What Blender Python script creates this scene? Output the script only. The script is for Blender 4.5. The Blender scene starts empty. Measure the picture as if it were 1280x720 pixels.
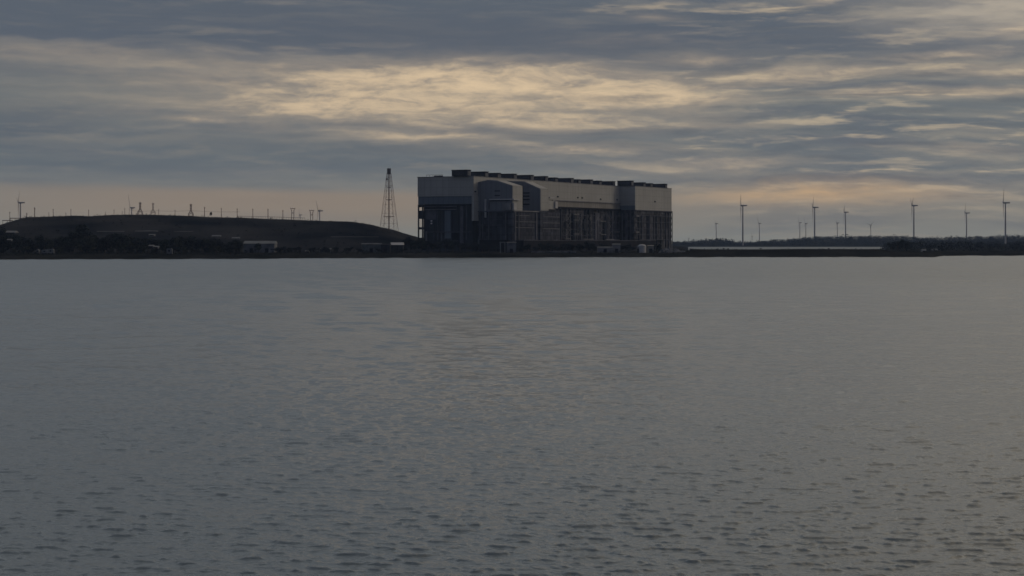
import bpy, math, random
import numpy as np
from mathutils import Vector

random.seed(7); np.random.seed(7)
SC = bpy.context.scene
COL = SC.collection
R = math.radians

# ------------------------------------------------------------------ camera
F = 2200.0            # focal length in photo pixels (1280 wide)
HY = 302.0            # photo row of the horizon
CZ = 12.0             # eye height above the water
cam = bpy.data.cameras.new("camera"); co = bpy.data.objects.new("camera", cam); COL.objects.link(co)
co.location = (0, 0, CZ); co.rotation_euler = (R(90), 0, 0)
cam.sensor_fit = 'HORIZONTAL'; cam.sensor_width = 36.0; cam.lens = 36.0 * F / 1280
cam.shift_y = -(360 - HY) / 1280
cam.clip_start = 1.0; cam.clip_end = 60000
SC.camera = co

def X(px, Y): return (px - 640) / F * Y
def Z(py, Y): return CZ + (HY - py) / F * Y

# ------------------------------------------------------------------ colour + render settings
SC.render.engine = 'CYCLES'
SC.view_settings.view_transform = 'Standard'; SC.view_settings.look = 'None'
SC.view_settings.exposure = 0.0; SC.view_settings.gamma = 1.0
SC.view_settings.use_curve_mapping = False
SC.cycles.filter_width = 1.6
SC.cycles.max_bounces = 5; SC.cycles.volume_bounces = 1; SC.cycles.transparent_max_bounces = 8
SC.cycles.volume_step_rate = 1.0

def srgb(r, g, b):
    def f(c):
        c /= 255.0
        return c / 12.92 if c <= 0.04045 else ((c + 0.055) / 1.055) ** 2.4
    return (f(r), f(g), f(b), 1.0)

# ------------------------------------------------------------------ sky and sun
SUN_AZ, SUN_EL = R(72), R(17)      # azimuth from +Y towards +X
W = bpy.data.worlds.new("World"); SC.world = W; W.use_nodes = True
nt = W.node_tree; nt.nodes.clear(); L = nt.links

class E:                            # tiny expression helper over math nodes
    def __init__(s, sock): s.s = sock
    def _b(s, o, op, rev=False):
        n = nt.nodes.new('ShaderNodeMath'); n.operation = op
        a, b = (o, s) if rev else (s, o)
        for i, v in enumerate((a, b)):
            if isinstance(v, E): L.new(v.s, n.inputs[i])
            else: n.inputs[i].default_value = v
        return E(n.outputs[0])
    def __add__(s, o): return s._b(o, 'ADD')
    def __radd__(s, o): return s._b(o, 'ADD')
    def __sub__(s, o): return s._b(o, 'SUBTRACT')
    def __rsub__(s, o): return s._b(o, 'SUBTRACT', True)
    def __mul__(s, o): return s._b(o, 'MULTIPLY')
    def __rmul__(s, o): return s._b(o, 'MULTIPLY')
    def __truediv__(s, o): return s._b(o, 'DIVIDE')
    def mx(s, o): return s._b(o, 'MAXIMUM')
    def mn(s, o): return s._b(o, 'MINIMUM')
    def pw(s, o): return s._b(o, 'POWER')
    def atan2(s, o): return s._b(o, 'ARCTAN2')
def fn(e, op):
    n = nt.nodes.new('ShaderNodeMath'); n.operation = op; L.new(e.s, n.inputs[0]); return E(n.outputs[0])
def mix(f, a, b):
    n = nt.nodes.new('ShaderNodeMix'); n.data_type = 'RGBA'; n.clamp_factor = True
    L.new(f.s, n.inputs[0])
    for i, v in ((6, a), (7, b)):
        if isinstance(v, tuple): n.inputs[i].default_value = v
        else: L.new(v, n.inputs[i])
    return n.outputs[2]
def smooth(e, lo, hi):
    n = nt.nodes.new('ShaderNodeMapRange'); n.interpolation_type = 'SMOOTHSTEP'
    L.new(e.s, n.inputs[0]); n.inputs[1].default_value = lo; n.inputs[2].default_value = hi
    return E(n.outputs[0])
def noise(x, y, z=0.0, detail=4, rough=0.55, dist=0.0):
    c = nt.nodes.new('ShaderNodeCombineXYZ')
    L.new(x.s, c.inputs[0]); L.new(y.s, c.inputs[1]); c.inputs[2].default_value = z
    n = nt.nodes.new('ShaderNodeTexNoise'); n.inputs['Scale'].default_value = 1.0
    n.inputs['Detail'].default_value = detail; n.inputs['Roughness'].default_value = rough
    n.inputs['Distortion'].default_value = dist
    L.new(c.outputs[0], n.inputs['Vector']); return E(n.outputs['Fac'])

tc = nt.nodes.new('ShaderNodeTexCoord'); sp = nt.nodes.new('ShaderNodeSeparateXYZ')
L.new(tc.outputs['Generated'], sp.inputs[0])
dx, dy, dz = (E(sp.outputs[i]) for i in range(3))
az = dx.atan2(dy)                                   # 0 ahead, + to the right
el = fn(dz.mx(-0.02).mn(0.9999), 'ARCSINE')
# degrees-like sky coordinates: U grows to the right, V downwards from above (horizon at 302)
U = az * 2200.0 + 640.0
V = 302.0 - el * 2200.0
w1 = noise(U * (1/300.), V * (1/70.), 3.1, 3)
w2 = noise(U * (1/60.), V * (1/24.), 9.7, 5)
Uw = U + (w1 - 0.5) * 120.0 + (w2 - 0.5) * 16.0
Vw = V + (w1 - 0.5) * 30.0 + (w2 - 0.5) * 13.0 + (U - 640.0).mn(0.0) * -0.0
big = noise(Uw * (1/420.), Vw * (1/46.), 1.3, 5, 0.5)
med = noise(Uw * (1/190.), Vw * (1/17.), 5.9, 5, 0.55)
fine = noise(Uw * (1/60.), Vw * (1/8.5), 7.7, 5, 0.6)
puff = noise(Uw * (1/46.), Vw * (1/13.), 4.4, 6, 0.62)
lay = noise(Uw * (1/210.), Vw * (1/14.), 2.2, 5, 0.6)
cum0 = noise(U * (1/120.) + w1 * 0.8, V * (1/17.) + w1 * 0.9, 6.6, 5, 0.55)
cum1 = noise(U * (1/120.) + w1 * 0.8, (V - 6.5) * (1/17.) + w1 * 0.9, 6.6, 5, 0.55)
lit = smooth(cum0 - cum1, 0.01, 0.18) * (smooth(fine, 0.3, 0.7) * 0.7 + 0.55)            # upper edges of the cloud rolls catch the light
shade = smooth(cum1 - cum0, 0.0, 0.22)

ramp = nt.nodes.new('ShaderNodeValToRGB')
rp = [(-9999, (50, 56, 66)), (-1300, (132, 142, 156)), (-500, (164, 171, 177)), (-130, (140, 145, 151)), (0, (86, 93, 103)), (60, (84, 91, 103)), (88, (108, 110, 112)),
      (130, (110, 113, 113)), (165, (98, 104, 109)), (208, (97, 104, 109)), (233, (122, 121, 116)),
      (262, (134, 129, 118)), (300, (132, 132, 124)), (345, (110, 110, 106))]
V0, V1 = -1300.0, 345.0
els = ramp.color_ramp.elements
for i, (v, c) in enumerate(rp[1:]):
    p = (v - V0) / (V1 - V0)
    e = els[i] if i < 2 else els.new(p)
    e.position = p; e.color = srgb(*c)
L.new(((Vw * 0.65 + V * 0.35 - V0) / (V1 - V0)).s, ramp.inputs[0])
sky = ramp.outputs[0]
inband = smooth(V, -350.0, -40.0)
# darker and lighter streaks
sky = mix(smooth(big, 0.50, 0.72) * 0.5 * inband, sky, srgb(76, 85, 98))
rightish = smooth(U, 500.0, 1150.0)
sky = mix(smooth(med, 0.48, 0.68) * (0.20 + rightish * 0.3), sky, srgb(150, 141, 127))
sky = mix(smooth(med, 0.52, 0.30) * (0.20 + rightish * 0.45) * smooth(V, 270.0, 215.0), sky, srgb(86, 92, 104))
sky = mix(smooth(fine, 0.55, 0.75) * (0.10 + rightish * 0.30) * inband, sky, srgb(160, 150, 132))

def blob(x0, y0, sx, sy, k=0.0, flat_top=False):
    a = (Uw - x0) / sx
    b = (Vw - y0 - (Uw - x0) * k) / sy
    return fn((a * a + b * b) * -1.0, 'EXPONENT')
tex = smooth(fine, 0.32, 0.66) * 0.35 + smooth(med, 0.38, 0.62) * 0.35 + smooth(puff, 0.34, 0.62) * 0.50
blobs = [  # x, y, sx, sy, slope, amount
    (610, 104, 170, 24, 0.03, .85), (760, 108, 120, 20, 0.13, .85), (520, 92, 140, 15, 0.0, .5), (580, 130, 240, 30, 0.0, .34), (450, 130, 130, 20, -0.03, .62), (330, 118, 180, 32, 0.0, .42),
    (690, 150, 120, 9, -0.01, .80), (535, 173, 95, 9, 0.02, .62), (740, 189, 85, 7, 0.0, .60), (880, 207, 120, 8, -0.02, .55),
    (1010, 243, 130, 14, -0.02, .62), (870, 76, 55, 5, 0.0, .62), (920, 101, 100, 9, -0.02, .62), (1040, 92, 130, 7, 0.02, .50),
    (1180, 120, 120, 7, -0.01, .80), (1180, 78, 70, 5, -0.03, .75), (1265, 50, 28, 7, 0.0, .95), (1090, 120, 60, 6, 0.0, .3),
    (1240, 95, 80, 6, 0.0, .5), (560, 150, 260, 26, 0.0, .22), (400, 92, 150, 16, 0.0, .25), (255, 153, 34, 3.5, 0.04, .60), (1200, 188, 100, 5, 0.02, .4), (830, 122, 90, 7, 0.02, .5),
    (100, 78, 150, 14, 0.02, .22), (900, 160, 90, 5, 0.0, .25), (1030, 2, 30, 8, 0.0, .8), (820, 24, 34, 5, 0.0, .5),
    (780, 55, 70, 8, 0.0, .2)]
tot = None
for x0, y0, sx, sy, k, amt in blobs:
    b = blob(x0, y0, sx, sy, k) * amt
    tot = b if tot is None else tot + b
warm = 1.0 - fn(tot * (tex * 0.75 + 0.30) * -1.45, 'EXPONENT')
sky = mix(warm * 0.95, sky, srgb(188, 167, 142))
sky = mix(smooth(warm * (puff * 0.8 + 0.50), 0.36, 0.98) * 0.85, sky, srgb(236, 207, 166))
zone = inband * smooth(V, 285.0, 235.0)
leftw = smooth(U, 80.0, 640.0)
gate = smooth(big, 0.36, 0.60)
sky = mix(lit * zone * (0.10 + gate * 0.9) * (0.08 + leftw * 0.12 + rightish * 0.62 + warm * 0.35), sky, srgb(204, 183, 152))
sky = mix(shade * zone * (0.10 + leftw * 0.14 + rightish * 0.30), sky, srgb(82, 87, 95))
layers = smooth(lay, 0.50, 0.64) * zone
sky = mix(layers * (0.12 + rightish * 0.10), sky, srgb(156, 147, 132))
sky = mix(smooth(lay, 0.50, 0.36) * inband * smooth(V, 275.0, 225.0) * (0.14 + rightish * 0.16), sky, srgb(87, 92, 99))
# a dark shelf of cloud above the bright break, brownish cloud top right, peach low left
shelf = blob(640, 46, 430, 27, 0.05) * 0.85
sky = mix(shelf * (0.6 + big * 0.6), sky, srgb(83, 88, 99))
sky = mix(blob(1235, 22, 130, 36, 0.0) * (0.45 + 0.5 * tex), sky, srgb(176, 164, 148))
peach = smooth(Vw * 0.35 + V * 0.65 - (U - 300.0) * 0.012, 230.0, 243.0) * smooth(V, 300.0, 250.0) * smooth(U, 1000.0, 560.0) * smooth(U, -250.0, 260.0)
sky = mix(peach * 0.75, sky, srgb(154, 133, 110))
sky = mix(blob(1000, 241, 150, 13, 0.0) * (0.4 + 0.4 * tex), sky, srgb(222, 178, 122))
sky = mix(blob(900, 262, 260, 26, 0.0) * 0.35, sky, srgb(138, 129, 116))
# the whole dome: brighter and warmer towards the hidden sun at the right, dull blue behind
caz = fn(az - SUN_AZ, 'COSINE')
lowf = smooth(el, 1.2, 0.15)
sunny = smooth(caz, 0.62, 1.0) * lowf + smooth(caz, 0.22, 0.85) * smooth(V, 0.0, -350.0) * 1.3
sky = mix(smooth(U, 300.0, 1500.0) * smooth(V, 20.0, -160.0) * lowf * 0.8, sky, srgb(202, 202, 198))
sky = mix(sunny * (0.45 + tex * 0.35), sky, srgb(226, 204, 170))
behind = smooth(fn(az, 'COSINE'), 0.55, -0.5)
sky = mix(behind * 0.85, sky, srgb(84, 92, 118))
nis = nt.nodes.new('ShaderNodeTexSky'); nis.sky_type = 'NISHITA'; nis.sun_disc = False
nis.sun_elevation = SUN_EL; nis.sun_rotation = SUN_AZ
nm = nt.nodes.new('ShaderNodeVectorMath'); nm.operation = 'SCALE'; L.new(sky, nm.inputs[0]); nm.inputs['Scale'].default_value = 10.0
mixn = mix(E(nt.nodes.new('ShaderNodeValue').outputs[0]) * 0 + 0.05, nm.outputs[0], nis.outputs[0])
bg = nt.nodes.new('ShaderNodeBackground'); L.new(mixn, bg.inputs[0]); bg.inputs[1].default_value = 0.1
wo = nt.nodes.new('ShaderNodeOutputWorld'); L.new(bg.outputs[0], wo.inputs[0])

sl = bpy.data.lights.new("sun", 'SUN'); sl.energy = 0.5; sl.angle = R(14); sl.color = (1.0, 0.93, 0.84)
so = bpy.data.objects.new("sun", sl); COL.objects.link(so)
sd = Vector((math.sin(SUN_AZ) * math.cos(SUN_EL), math.cos(SUN_AZ) * math.cos(SUN_EL), math.sin(SUN_EL)))
so.rotation_euler = sd.to_track_quat('Z', 'Y').to_euler()

# ------------------------------------------------------------------ helpers
def tag(o, label=None, cat=None, group=None, kind=None):
    if label: o['label'] = label
    if cat: o['category'] = cat
    if group: o['group'] = group
    if kind: o['kind'] = kind
    return o
def empty(name, loc, rz=0.0):
    o = bpy.data.objects.new(name, None); COL.objects.link(o); o.location = loc; o.rotation_euler = (0, 0, rz)
    o.empty_display_size = 2; return o
def copy_tree(o, parent=None):
    c = o.copy(); COL.objects.link(c); c.parent = parent
    for k in list(o.children): copy_tree(k, c)
    return c

class MB:
    def __init__(s, off=(0, 0, 0)): s.v = []; s.f = []; s.off = off
    def add(s, vs, fs):
        n = len(s.v); o = s.off
        s.v += [(a + o[0], b + o[1], c + o[2]) for a, b, c in vs]; s.f += [tuple(n + i for i in f) for f in fs]; return s
    def box(s, x0, x1, y0, y1, z0, z1):
        x0, x1 = sorted((x0, x1)); y0, y1 = sorted((y0, y1)); z0, z1 = sorted((z0, z1))
        return s.add([(x0,y0,z0),(x1,y0,z0),(x1,y1,z0),(x0,y1,z0),(x0,y0,z1),(x1,y0,z1),(x1,y1,z1),(x0,y1,z1)],
              [(3,2,1,0),(4,5,6,7),(0,1,5,4),(1,2,6,5),(2,3,7,6),(3,0,4,7)])
    def prism_x(s, poly, x0, x1):     # poly of (y,z), swept along x
        n = len(poly)
        return s.add([(x0, y, z) for y, z in poly] + [(x1, y, z) for y, z in poly],
              [tuple(range(n - 1, -1, -1)), tuple(range(n, 2 * n))] + [(i, (i + 1) % n, n + (i + 1) % n, n + i) for i in range(n)])
    def prism_y(s, poly, y0, y1):
        n = len(poly)
        return s.add([(x, y0, z) for x, z in poly] + [(x, y1, z) for x, z in poly],
              [tuple(range(n - 1, -1, -1)), tuple(range(n, 2 * n))] + [(i, (i + 1) % n, n + (i + 1) % n, n + i) for i in range(n)])
    def tube(s, a, b, r0, r1=None, n=6):
        r1 = r0 if r1 is None else r1
        a = Vector(a); b = Vector(b); d = (b - a).normalized()
        u = d.orthogonal().normalized(); w = d.cross(u)
        vs = []
        for p, r in ((a, r0), (b, r1)):
            for i in range(n):
                t = 2 * math.pi * i / n
                q = p + (u * math.cos(t) + w * math.sin(t)) * r; vs.append(tuple(q))
        return s.add(vs, [tuple(range(n - 1, -1, -1)), tuple(range(n, 2 * n))] + [(i, (i + 1) % n, n + (i + 1) % n, n + i) for i in range(n)])
    def build(s, name, mat, parent=None, smooth=False):
        me = bpy.data.meshes.new(name); me.from_pydata(s.v, [], s.f); me.update()
        if smooth: me.polygons.foreach_set('use_smooth', [True] * len(me.polygons))
        me.materials.append(mat)
        o = bpy.data.objects.new(name, me); COL.objects.link(o); o.parent = parent; return o

def new_mat(name):
    m = bpy.data.materials.new(name); m.use_nodes = True
    n = m.node_tree; b = n.nodes['Principled BSDF']; return m, n, b
def mat(name, col, rough=0.85, var=0.25, scale=0.15, col2=None, stretch=(1, 1, 1), spec=0.04, coord='Object', bump=0.0):
    m, n, b = new_mat(name); b.inputs['Roughness'].default_value = rough
    b.inputs['Specular IOR Level'].default_value = spec
    t = n.nodes.new('ShaderNodeTexCoord'); mp = n.nodes.new('ShaderNodeMapping'); mp.inputs['Scale'].default_value = stretch
    ns = n.nodes.new('ShaderNodeTexNoise'); ns.inputs['Scale'].default_value = scale; ns.inputs['Detail'].default_value = 5
    n.links.new(t.outputs[coord], mp.inputs[0]); n.links.new(mp.outputs[0], ns.inputs['Vector'])
    r = n.nodes.new('ShaderNodeValToRGB'); r.color_ramp.elements[0].position = 0.32; r.color_ramp.elements[1].position = 0.68
    c2 = col2 or tuple(c * (1 + var) for c in col[:3])
    c1 = col if col2 else tuple(c * (1 - var) for c in col[:3])
    r.color_ramp.elements[0].color = (*c1[:3], 1); r.color_ramp.elements[1].color = (*c2[:3], 1)
    n.links.new(ns.outputs['Fac'], r.inputs[0]); n.links.new(r.outputs[0], b.inputs['Base Color'])
    if bump:
        bp = n.nodes.new('ShaderNodeBump'); bp.inputs['Strength'].default_value = bump; bp.inputs['Distance'].default_value = 1
        n.links.new(ns.outputs['Fac'], bp.inputs['Height']); n.links.new(bp.outputs[0], b.inputs['Normal'])
    return m
def clad_mat(name, col, seam=0.85, w=3.0, streak=0.18, hbands=0.0, cells=0.0):
    """profiled sheet cladding: vertical panel seams along both wall directions, rain streaks"""
    m, n, b = new_mat(name); b.inputs['Roughness'].default_value = 0.9; b.inputs['Specular IOR Level'].default_value = 0.04
    t = n.nodes.new('ShaderNodeTexCoord')
    mp = n.nodes.new('ShaderNodeMapping'); mp.inputs['Scale'].default_value = (0.5, 0.5, 0.04)
    n.links.new(t.outputs['Object'], mp.inputs[0])
    ns = n.nodes.new('ShaderNodeTexNoise'); ns.inputs['Scale'].default_value = 0.5; ns.inputs['Detail'].default_value = 6
    n.links.new(mp.outputs[0], ns.inputs['Vector'])
    n2 = n.nodes.new('ShaderNodeTexNoise'); n2.inputs['Scale'].default_value = 0.05; n2.inputs['Detail'].default_value = 3
    n.links.new(t.outputs['Object'], n2.inputs['Vector'])
    sx = n.nodes.new('ShaderNodeSeparateXYZ'); n.links.new(t.outputs['Object'], sx.inputs[0])
    def M(op, a, bb, cc=None):
        q = n.nodes.new('ShaderNodeMath'); q.operation = op
        for i, v in enumerate((a, bb, cc)):
            if v is None: continue
            if isinstance(v, (int, float)): q.inputs[i].default_value = v
            else: n.links.new(v, q.inputs[i])
        return q.outputs[0]
    add = M('ADD', sx.outputs[0], sx.outputs[1])
    fr = M('FRACT', M('DIVIDE', add, w), 0)
    line = M('LESS_THAN', fr, 0.14)
    fac = M('MULTIPLY_ADD', ns.outputs['Fac'], streak * 2, 1 - streak)
    fac = M('MULTIPLY', fac, M('MULTIPLY_ADD', n2.outputs['Fac'], streak * 2, 1 - streak))
    fac = M('MULTIPLY', fac, M('MULTIPLY_ADD', line, seam - 1, 1.0))
    if hbands:
        lz = M('LESS_THAN', M('FRACT', M('DIVIDE', sx.outputs[2], hbands), 0), 0.12)
        fac = M('MULTIPLY', fac, M('MULTIPLY_ADD', lz, seam - 1, 1.0))
    if cells:
        for cw, ch in ((w * 2, 11.0), (w * .5, 3.4)):
            cx = n.nodes.new('ShaderNodeCombineXYZ'); n.links.new(M('FLOOR', M('DIVIDE', add, cw), 0), cx.inputs[0]); n.links.new(M('FLOOR', M('DIVIDE', sx.outputs[2], ch), 0), cx.inputs[1])
            wn = n.nodes.new('ShaderNodeTexWhiteNoise'); wn.noise_dimensions = '2D'; n.links.new(cx.outputs[0], wn.inputs['Vector'])
            fac = M('MULTIPLY', fac, M('MULTIPLY_ADD', wn.outputs['Value'], cells * 1.6, 1 - cells * .8))
    vm = n.nodes.new('ShaderNodeVectorMath'); vm.operation = 'SCALE'; vm.inputs[0].default_value = col[:3]
    n.links.new(fac, vm.inputs['Scale']); n.links.new(vm.outputs[0], b.inputs['Base Color'])
    return m

M = {}
M['clad'] = clad_mat('pale_cladding', (0.31, 0.30, 0.272), seam=0.92, w=6.0, streak=0.17, hbands=6.1)
M['clad2'] = clad_mat('stained_cladding', (0.22, 0.205, 0.18), seam=0.8, w=5.0, streak=0.35)
M['blue'] = clad_mat('blue_grey_band', (0.115, 0.135, 0.155), seam=0.85, w=5.0, streak=0.12)
M['dark'] = clad_mat('dark_louvre_wall', (0.062, 0.060, 0.065), seam=0.7, w=4.3, streak=0.3, hbands=9.0, cells=.55)
M['annex'] = clad_mat('annex_wall', (0.045, 0.046, 0.056), seam=0.7, w=5.3, streak=0.3, hbands=7.0, cells=.4)
M['dark2'] = clad_mat('dark_steel', (0.032, 0.035, 0.042), seam=0.7, w=6.0, streak=0.4)
M['bay'] = clad_mat('grey_bay_end', (0.15, 0.155, 0.165), seam=0.85, w=5.0, streak=0.15)
M['rib'] = mat('grey_rib', (0.082, 0.082, 0.094), var=0.3)
M['ledge'] = mat('grey_ledge', (0.17, 0.165, 0.165), var=0.25)
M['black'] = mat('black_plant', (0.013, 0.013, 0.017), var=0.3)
M['pale'] = mat('pale_paint', (0.36, 0.35, 0.335), var=0.12)
M['steel'] = mat('grey_steel', (0.13, 0.125, 0.12), var=0.15)
M['mast'] = mat('mast_steel', (0.13, 0.08, 0.07), var=0.2)
M['turb'] = mat('turbine_paint', (0.33, 0.30, 0.275), var=0.06)
M['glassy'] = mat('window_reflection', (0.55, 0.5, 0.5), var=0.1, rough=0.3)  # reflection in the panes put into a pale base colour
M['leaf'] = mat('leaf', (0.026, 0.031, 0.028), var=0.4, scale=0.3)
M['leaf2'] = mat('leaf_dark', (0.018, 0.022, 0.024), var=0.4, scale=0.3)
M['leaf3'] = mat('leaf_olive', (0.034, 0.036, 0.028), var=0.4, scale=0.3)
M['bark'] = mat('bark', (0.05, 0.042, 0.036), var=0.2)
M['roofp'] = mat('pale_roof', (0.15, 0.155, 0.155), var=0.15)
M['shedw'] = mat('shed_wall', (0.08, 0.087, 0.085), var=0.35, scale=0.4)
M['stone'] = mat('grey_stone', (0.105, 0.108, 0.115), var=0.4, scale=0.2)

# ------------------------------------------------------------------ water
def vnoise(x, y, s, seed=0):
    """cheap smooth value noise"""
    x = np.asarray(x, float) / s + seed * 17.3; y = np.asarray(y, float) / s + seed * 5.1
    xi = np.floor(x); yi = np.floor(y); fx = x - xi; fy = y - yi
    fx = fx * fx * (3 - 2 * fx); fy = fy * fy * (3 - 2 * fy)
    def h(a, b):
        q = np.sin(a * 127.1 + b * 311.7) * 43758.5453; return q - np.floor(q)
    return (h(xi, yi) * (1 - fx) + h(xi + 1, yi) * fx) * (1 - fy) + (h(xi, yi + 1) * (1 - fx) + h(xi + 1, yi + 1) * fx) * fy
def make_water():
    m, n, b = new_mat('water')
    b.inputs['Base Color'].default_value = (0.102, 0.124, 0.127, 1); b.inputs['Roughness'].default_value = 0.09
    b.inputs['IOR'].default_value = 1.333
    g = n.nodes.new('ShaderNodeNewGeometry')
    def nz(scale, st, det, rough=0.5, dist=0.0, off=0):
        mp = n.nodes.new('ShaderNodeMapping'); mp.inputs['Scale'].default_value = st; mp.inputs['Rotation'].default_value = (0, 0, R(off))
        n.links.new(g.outputs['Position'], mp.inputs[0])
        x = n.nodes.new('ShaderNodeTexNoise'); x.inputs['Scale'].default_value = scale; x.inputs['Detail'].default_value = det
        x.inputs['Roughness'].default_value = rough; x.inputs['Distortion'].default_value = dist
        n.links.new(mp.outputs[0], x.inputs['Vector']); return x.outputs['Fac']
    def mm(op, a, bb, cc=0.0):
        q = n.nodes.new('ShaderNodeMath'); q.operation = op
        for i, v in enumerate((a, bb, cc)):
            if isinstance(v, (int, float)): q.inputs[i].default_value = v
            else: n.links.new(v, q.inputs[i])
        return q.outputs[0]
    h2 = nz(5.0, (0.8, 1.0, 1), 3, 0.55, 0.2, -14)         # ripples riding on the modelled waves
    h3 = nz(0.9, (0.7, 1.0, 1), 1, 0.5, 0.0, 20)
    h = mm('MULTIPLY_ADD', h2, 0.085, mm('MULTIPLY', h3, 0.12))
    bp = n.nodes.new('ShaderNodeBump'); bp.inputs['Strength'].default_value = 1.0; bp.inputs['Distance'].default_value = 0.55
    n.links.new(h, bp.inputs['Height']); n.links.new(bp.outputs[0], b.inputs['Normal'])
    sy_ = n.nodes.new('ShaderNodeSeparateXYZ'); n.links.new(g.outputs['Position'], sy_.inputs[0])
    mr = n.nodes.new('ShaderNodeMapRange'); n.links.new(sy_.outputs[1], mr.inputs[0])     # ruffled further out
    mr.inputs[1].default_value = 150; mr.inputs[2].default_value = 600; mr.inputs[3].default_value = .09; mr.inputs[4].default_value = .27
    n.links.new(mr.outputs[0], b.inputs['Roughness'])
    # open water all round, then the wave field itself between the eye and the far shore
    mb = MB(); N = 96
    vs = [(0, 0, -.45)] + [(14000 * math.cos(2*math.pi*i/N), 14000 * math.sin(2*math.pi*i/N), -.45) for i in range(N)]
    mb.add(vs, [(0, 1 + i, 1 + (i + 1) % N) for i in range(N)])
    m2 = m.copy(); q2 = m2.node_tree; q2.links.remove(q2.nodes['Principled BSDF'].inputs['Roughness'].links[0]); 
    f2 = q2.nodes.new('ShaderNodeMapRange'); q2.links.new([k for k in q2.nodes if k.type == 'SEPXYZ'][0].outputs[1], f2.inputs[0])
    f2.inputs[1].default_value = 300; f2.inputs[2].default_value = 3000; f2.inputs[3].default_value = .16; f2.inputs[4].default_value = .5
    q2.links.new(f2.outputs[0], q2.nodes['Principled BSDF'].inputs['Roughness'])
    [k for k in q2.nodes if k.type == 'BUMP'][0].inputs['Distance'].default_value = 1.5
    tag(mb.build('water', m2), 'calm open water beyond the rippled reach', 'water', kind='structure')
    
    Y = [24.0]
    while Y[-1] < 1590: Y.append(Y[-1] + max(.075, min(1.9, .45 * Y[-1] ** 2 / (CZ * F))))
    Y = np.array(Y)
    dyr = np.abs(np.gradient(Y))
    tn = math.tan(R(19)); inner = np.linspace(-1, 1, 1240); ext = np.linspace(0, 1, 131)[1:] ** 1.25     # a dense middle, coarser wings
    XI = Y[:, None] * tn * inner[None, :]; XO = Y[:, None] * tn + ext[None, :] * (260 + .10 * Y[:, None])
    XX = np.concatenate([-XO[:, ::-1], XI, XO], 1).astype(np.float32); YY = np.repeat(Y[:, None], XX.shape[1], 1).astype(np.float32)
    wing = np.clip(1 - (np.abs(XX) - YY * tn) / 60.0, 0, 1).astype(np.float32)
    rg = np.random.RandomState(3); H_ = np.zeros_like(XX); H2 = np.zeros_like(XX)
    grp = (vnoise(XX, YY, 9, 11) * .5 + vnoise(XX, YY, 31, 12) * .5).astype(np.float32)
    wx = (vnoise(XX, YY, 2.3, 21) - .5).astype(np.float32) * WARP; wy = (vnoise(XX, YY, 1.9, 22) - .5).astype(np.float32) * WARP
    for i in range(NW):
        lam = math.exp(rg.uniform(math.log(.20), math.log(1.6))); th = rg.normal(0, R(29)) + R(10)
        w_ = np.clip(lam / (2.6 * dyr) - .4, 0, 1).astype(np.float32)[:, None]
        k = 2 * math.pi / lam; a_ = SLOPE * math.sqrt(2.0 / NW) / k
        ok = w_[:, 0] > 0
        if ok.any(): H_[ok] += (a_ * w_[ok]) * np.sin(k * ((XX[ok] + wx[ok]) * math.sin(th) + (YY[ok] + wy[ok]) * math.cos(th)) + rg.uniform(0, 6.28))
    for i in range(26):
        lam = math.exp(rg.uniform(math.log(3), math.log(34))); th = rg.normal(0, R(35)) + R(10)
        w_ = (np.clip(lam / (3.2 * dyr) - .5, 0, 1) * np.clip(dyr * 7 / lam, .18, 1)).astype(np.float32)[:, None]
        k = 2 * math.pi / lam; a_ = FSLOPE * math.sqrt(2.0 / 26) / k
        H2 += (a_ * w_) * np.sin(k * (XX * math.sin(th) + YY * math.cos(th)) + rg.uniform(0, 6.28))
    sd_ = SLOPE / 9.5
    H_ = H_ * (.7 + .6 * grp)
    H_ = sd_ * (np.exp(np.clip(H_ / sd_, -3, 2.6) * .5) - 1.13) / .58       # sharper crests, flatter troughs
    H_ *= .25 + .75 * wing
    Z_ = H_ + H2
    edge = np.clip(np.minimum(np.arange(Z_.shape[1]), np.arange(Z_.shape[1])[::-1]) / 12.0, 0, 1)[None, :]
    Z_ = Z_ * edge - .47 * (1 - edge)
    Z_[0] = -.47; Z_[-1] = -.47
    me = bpy.data.meshes.new('water'); co_ = np.stack([XX, YY, Z_], -1).reshape(-1, 3).astype(np.float32)
    ny, nx = XX.shape; idx = np.arange(nx * ny, dtype=np.int32).reshape(ny, nx)
    q = np.stack([idx[:-1, :-1], idx[:-1, 1:], idx[1:, 1:], idx[1:, :-1]], -1).reshape(-1, 4)
    me.vertices.add(len(co_)); me.vertices.foreach_set('co', co_.ravel())
    me.loops.add(q.size); me.loops.foreach_set('vertex_index', q.ravel())
    me.polygons.add(len(q)); me.polygons.foreach_set('loop_start', np.arange(0, q.size, 4, dtype=np.int32)); me.polygons.foreach_set('loop_total', np.full(len(q), 4, dtype=np.int32))
    me.update(calc_edges=True); me.polygons.foreach_set('use_smooth', np.ones(len(q), bool)); me.materials.append(m)
    o = bpy.data.objects.new('water', me); COL.objects.link(o); tag(o, 'grey rippled estuary water filling the lower half', 'water', kind='structure')
SLOPE, FSLOPE, NW, WARP = .145, .09, 140, .4
make_water()

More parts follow.
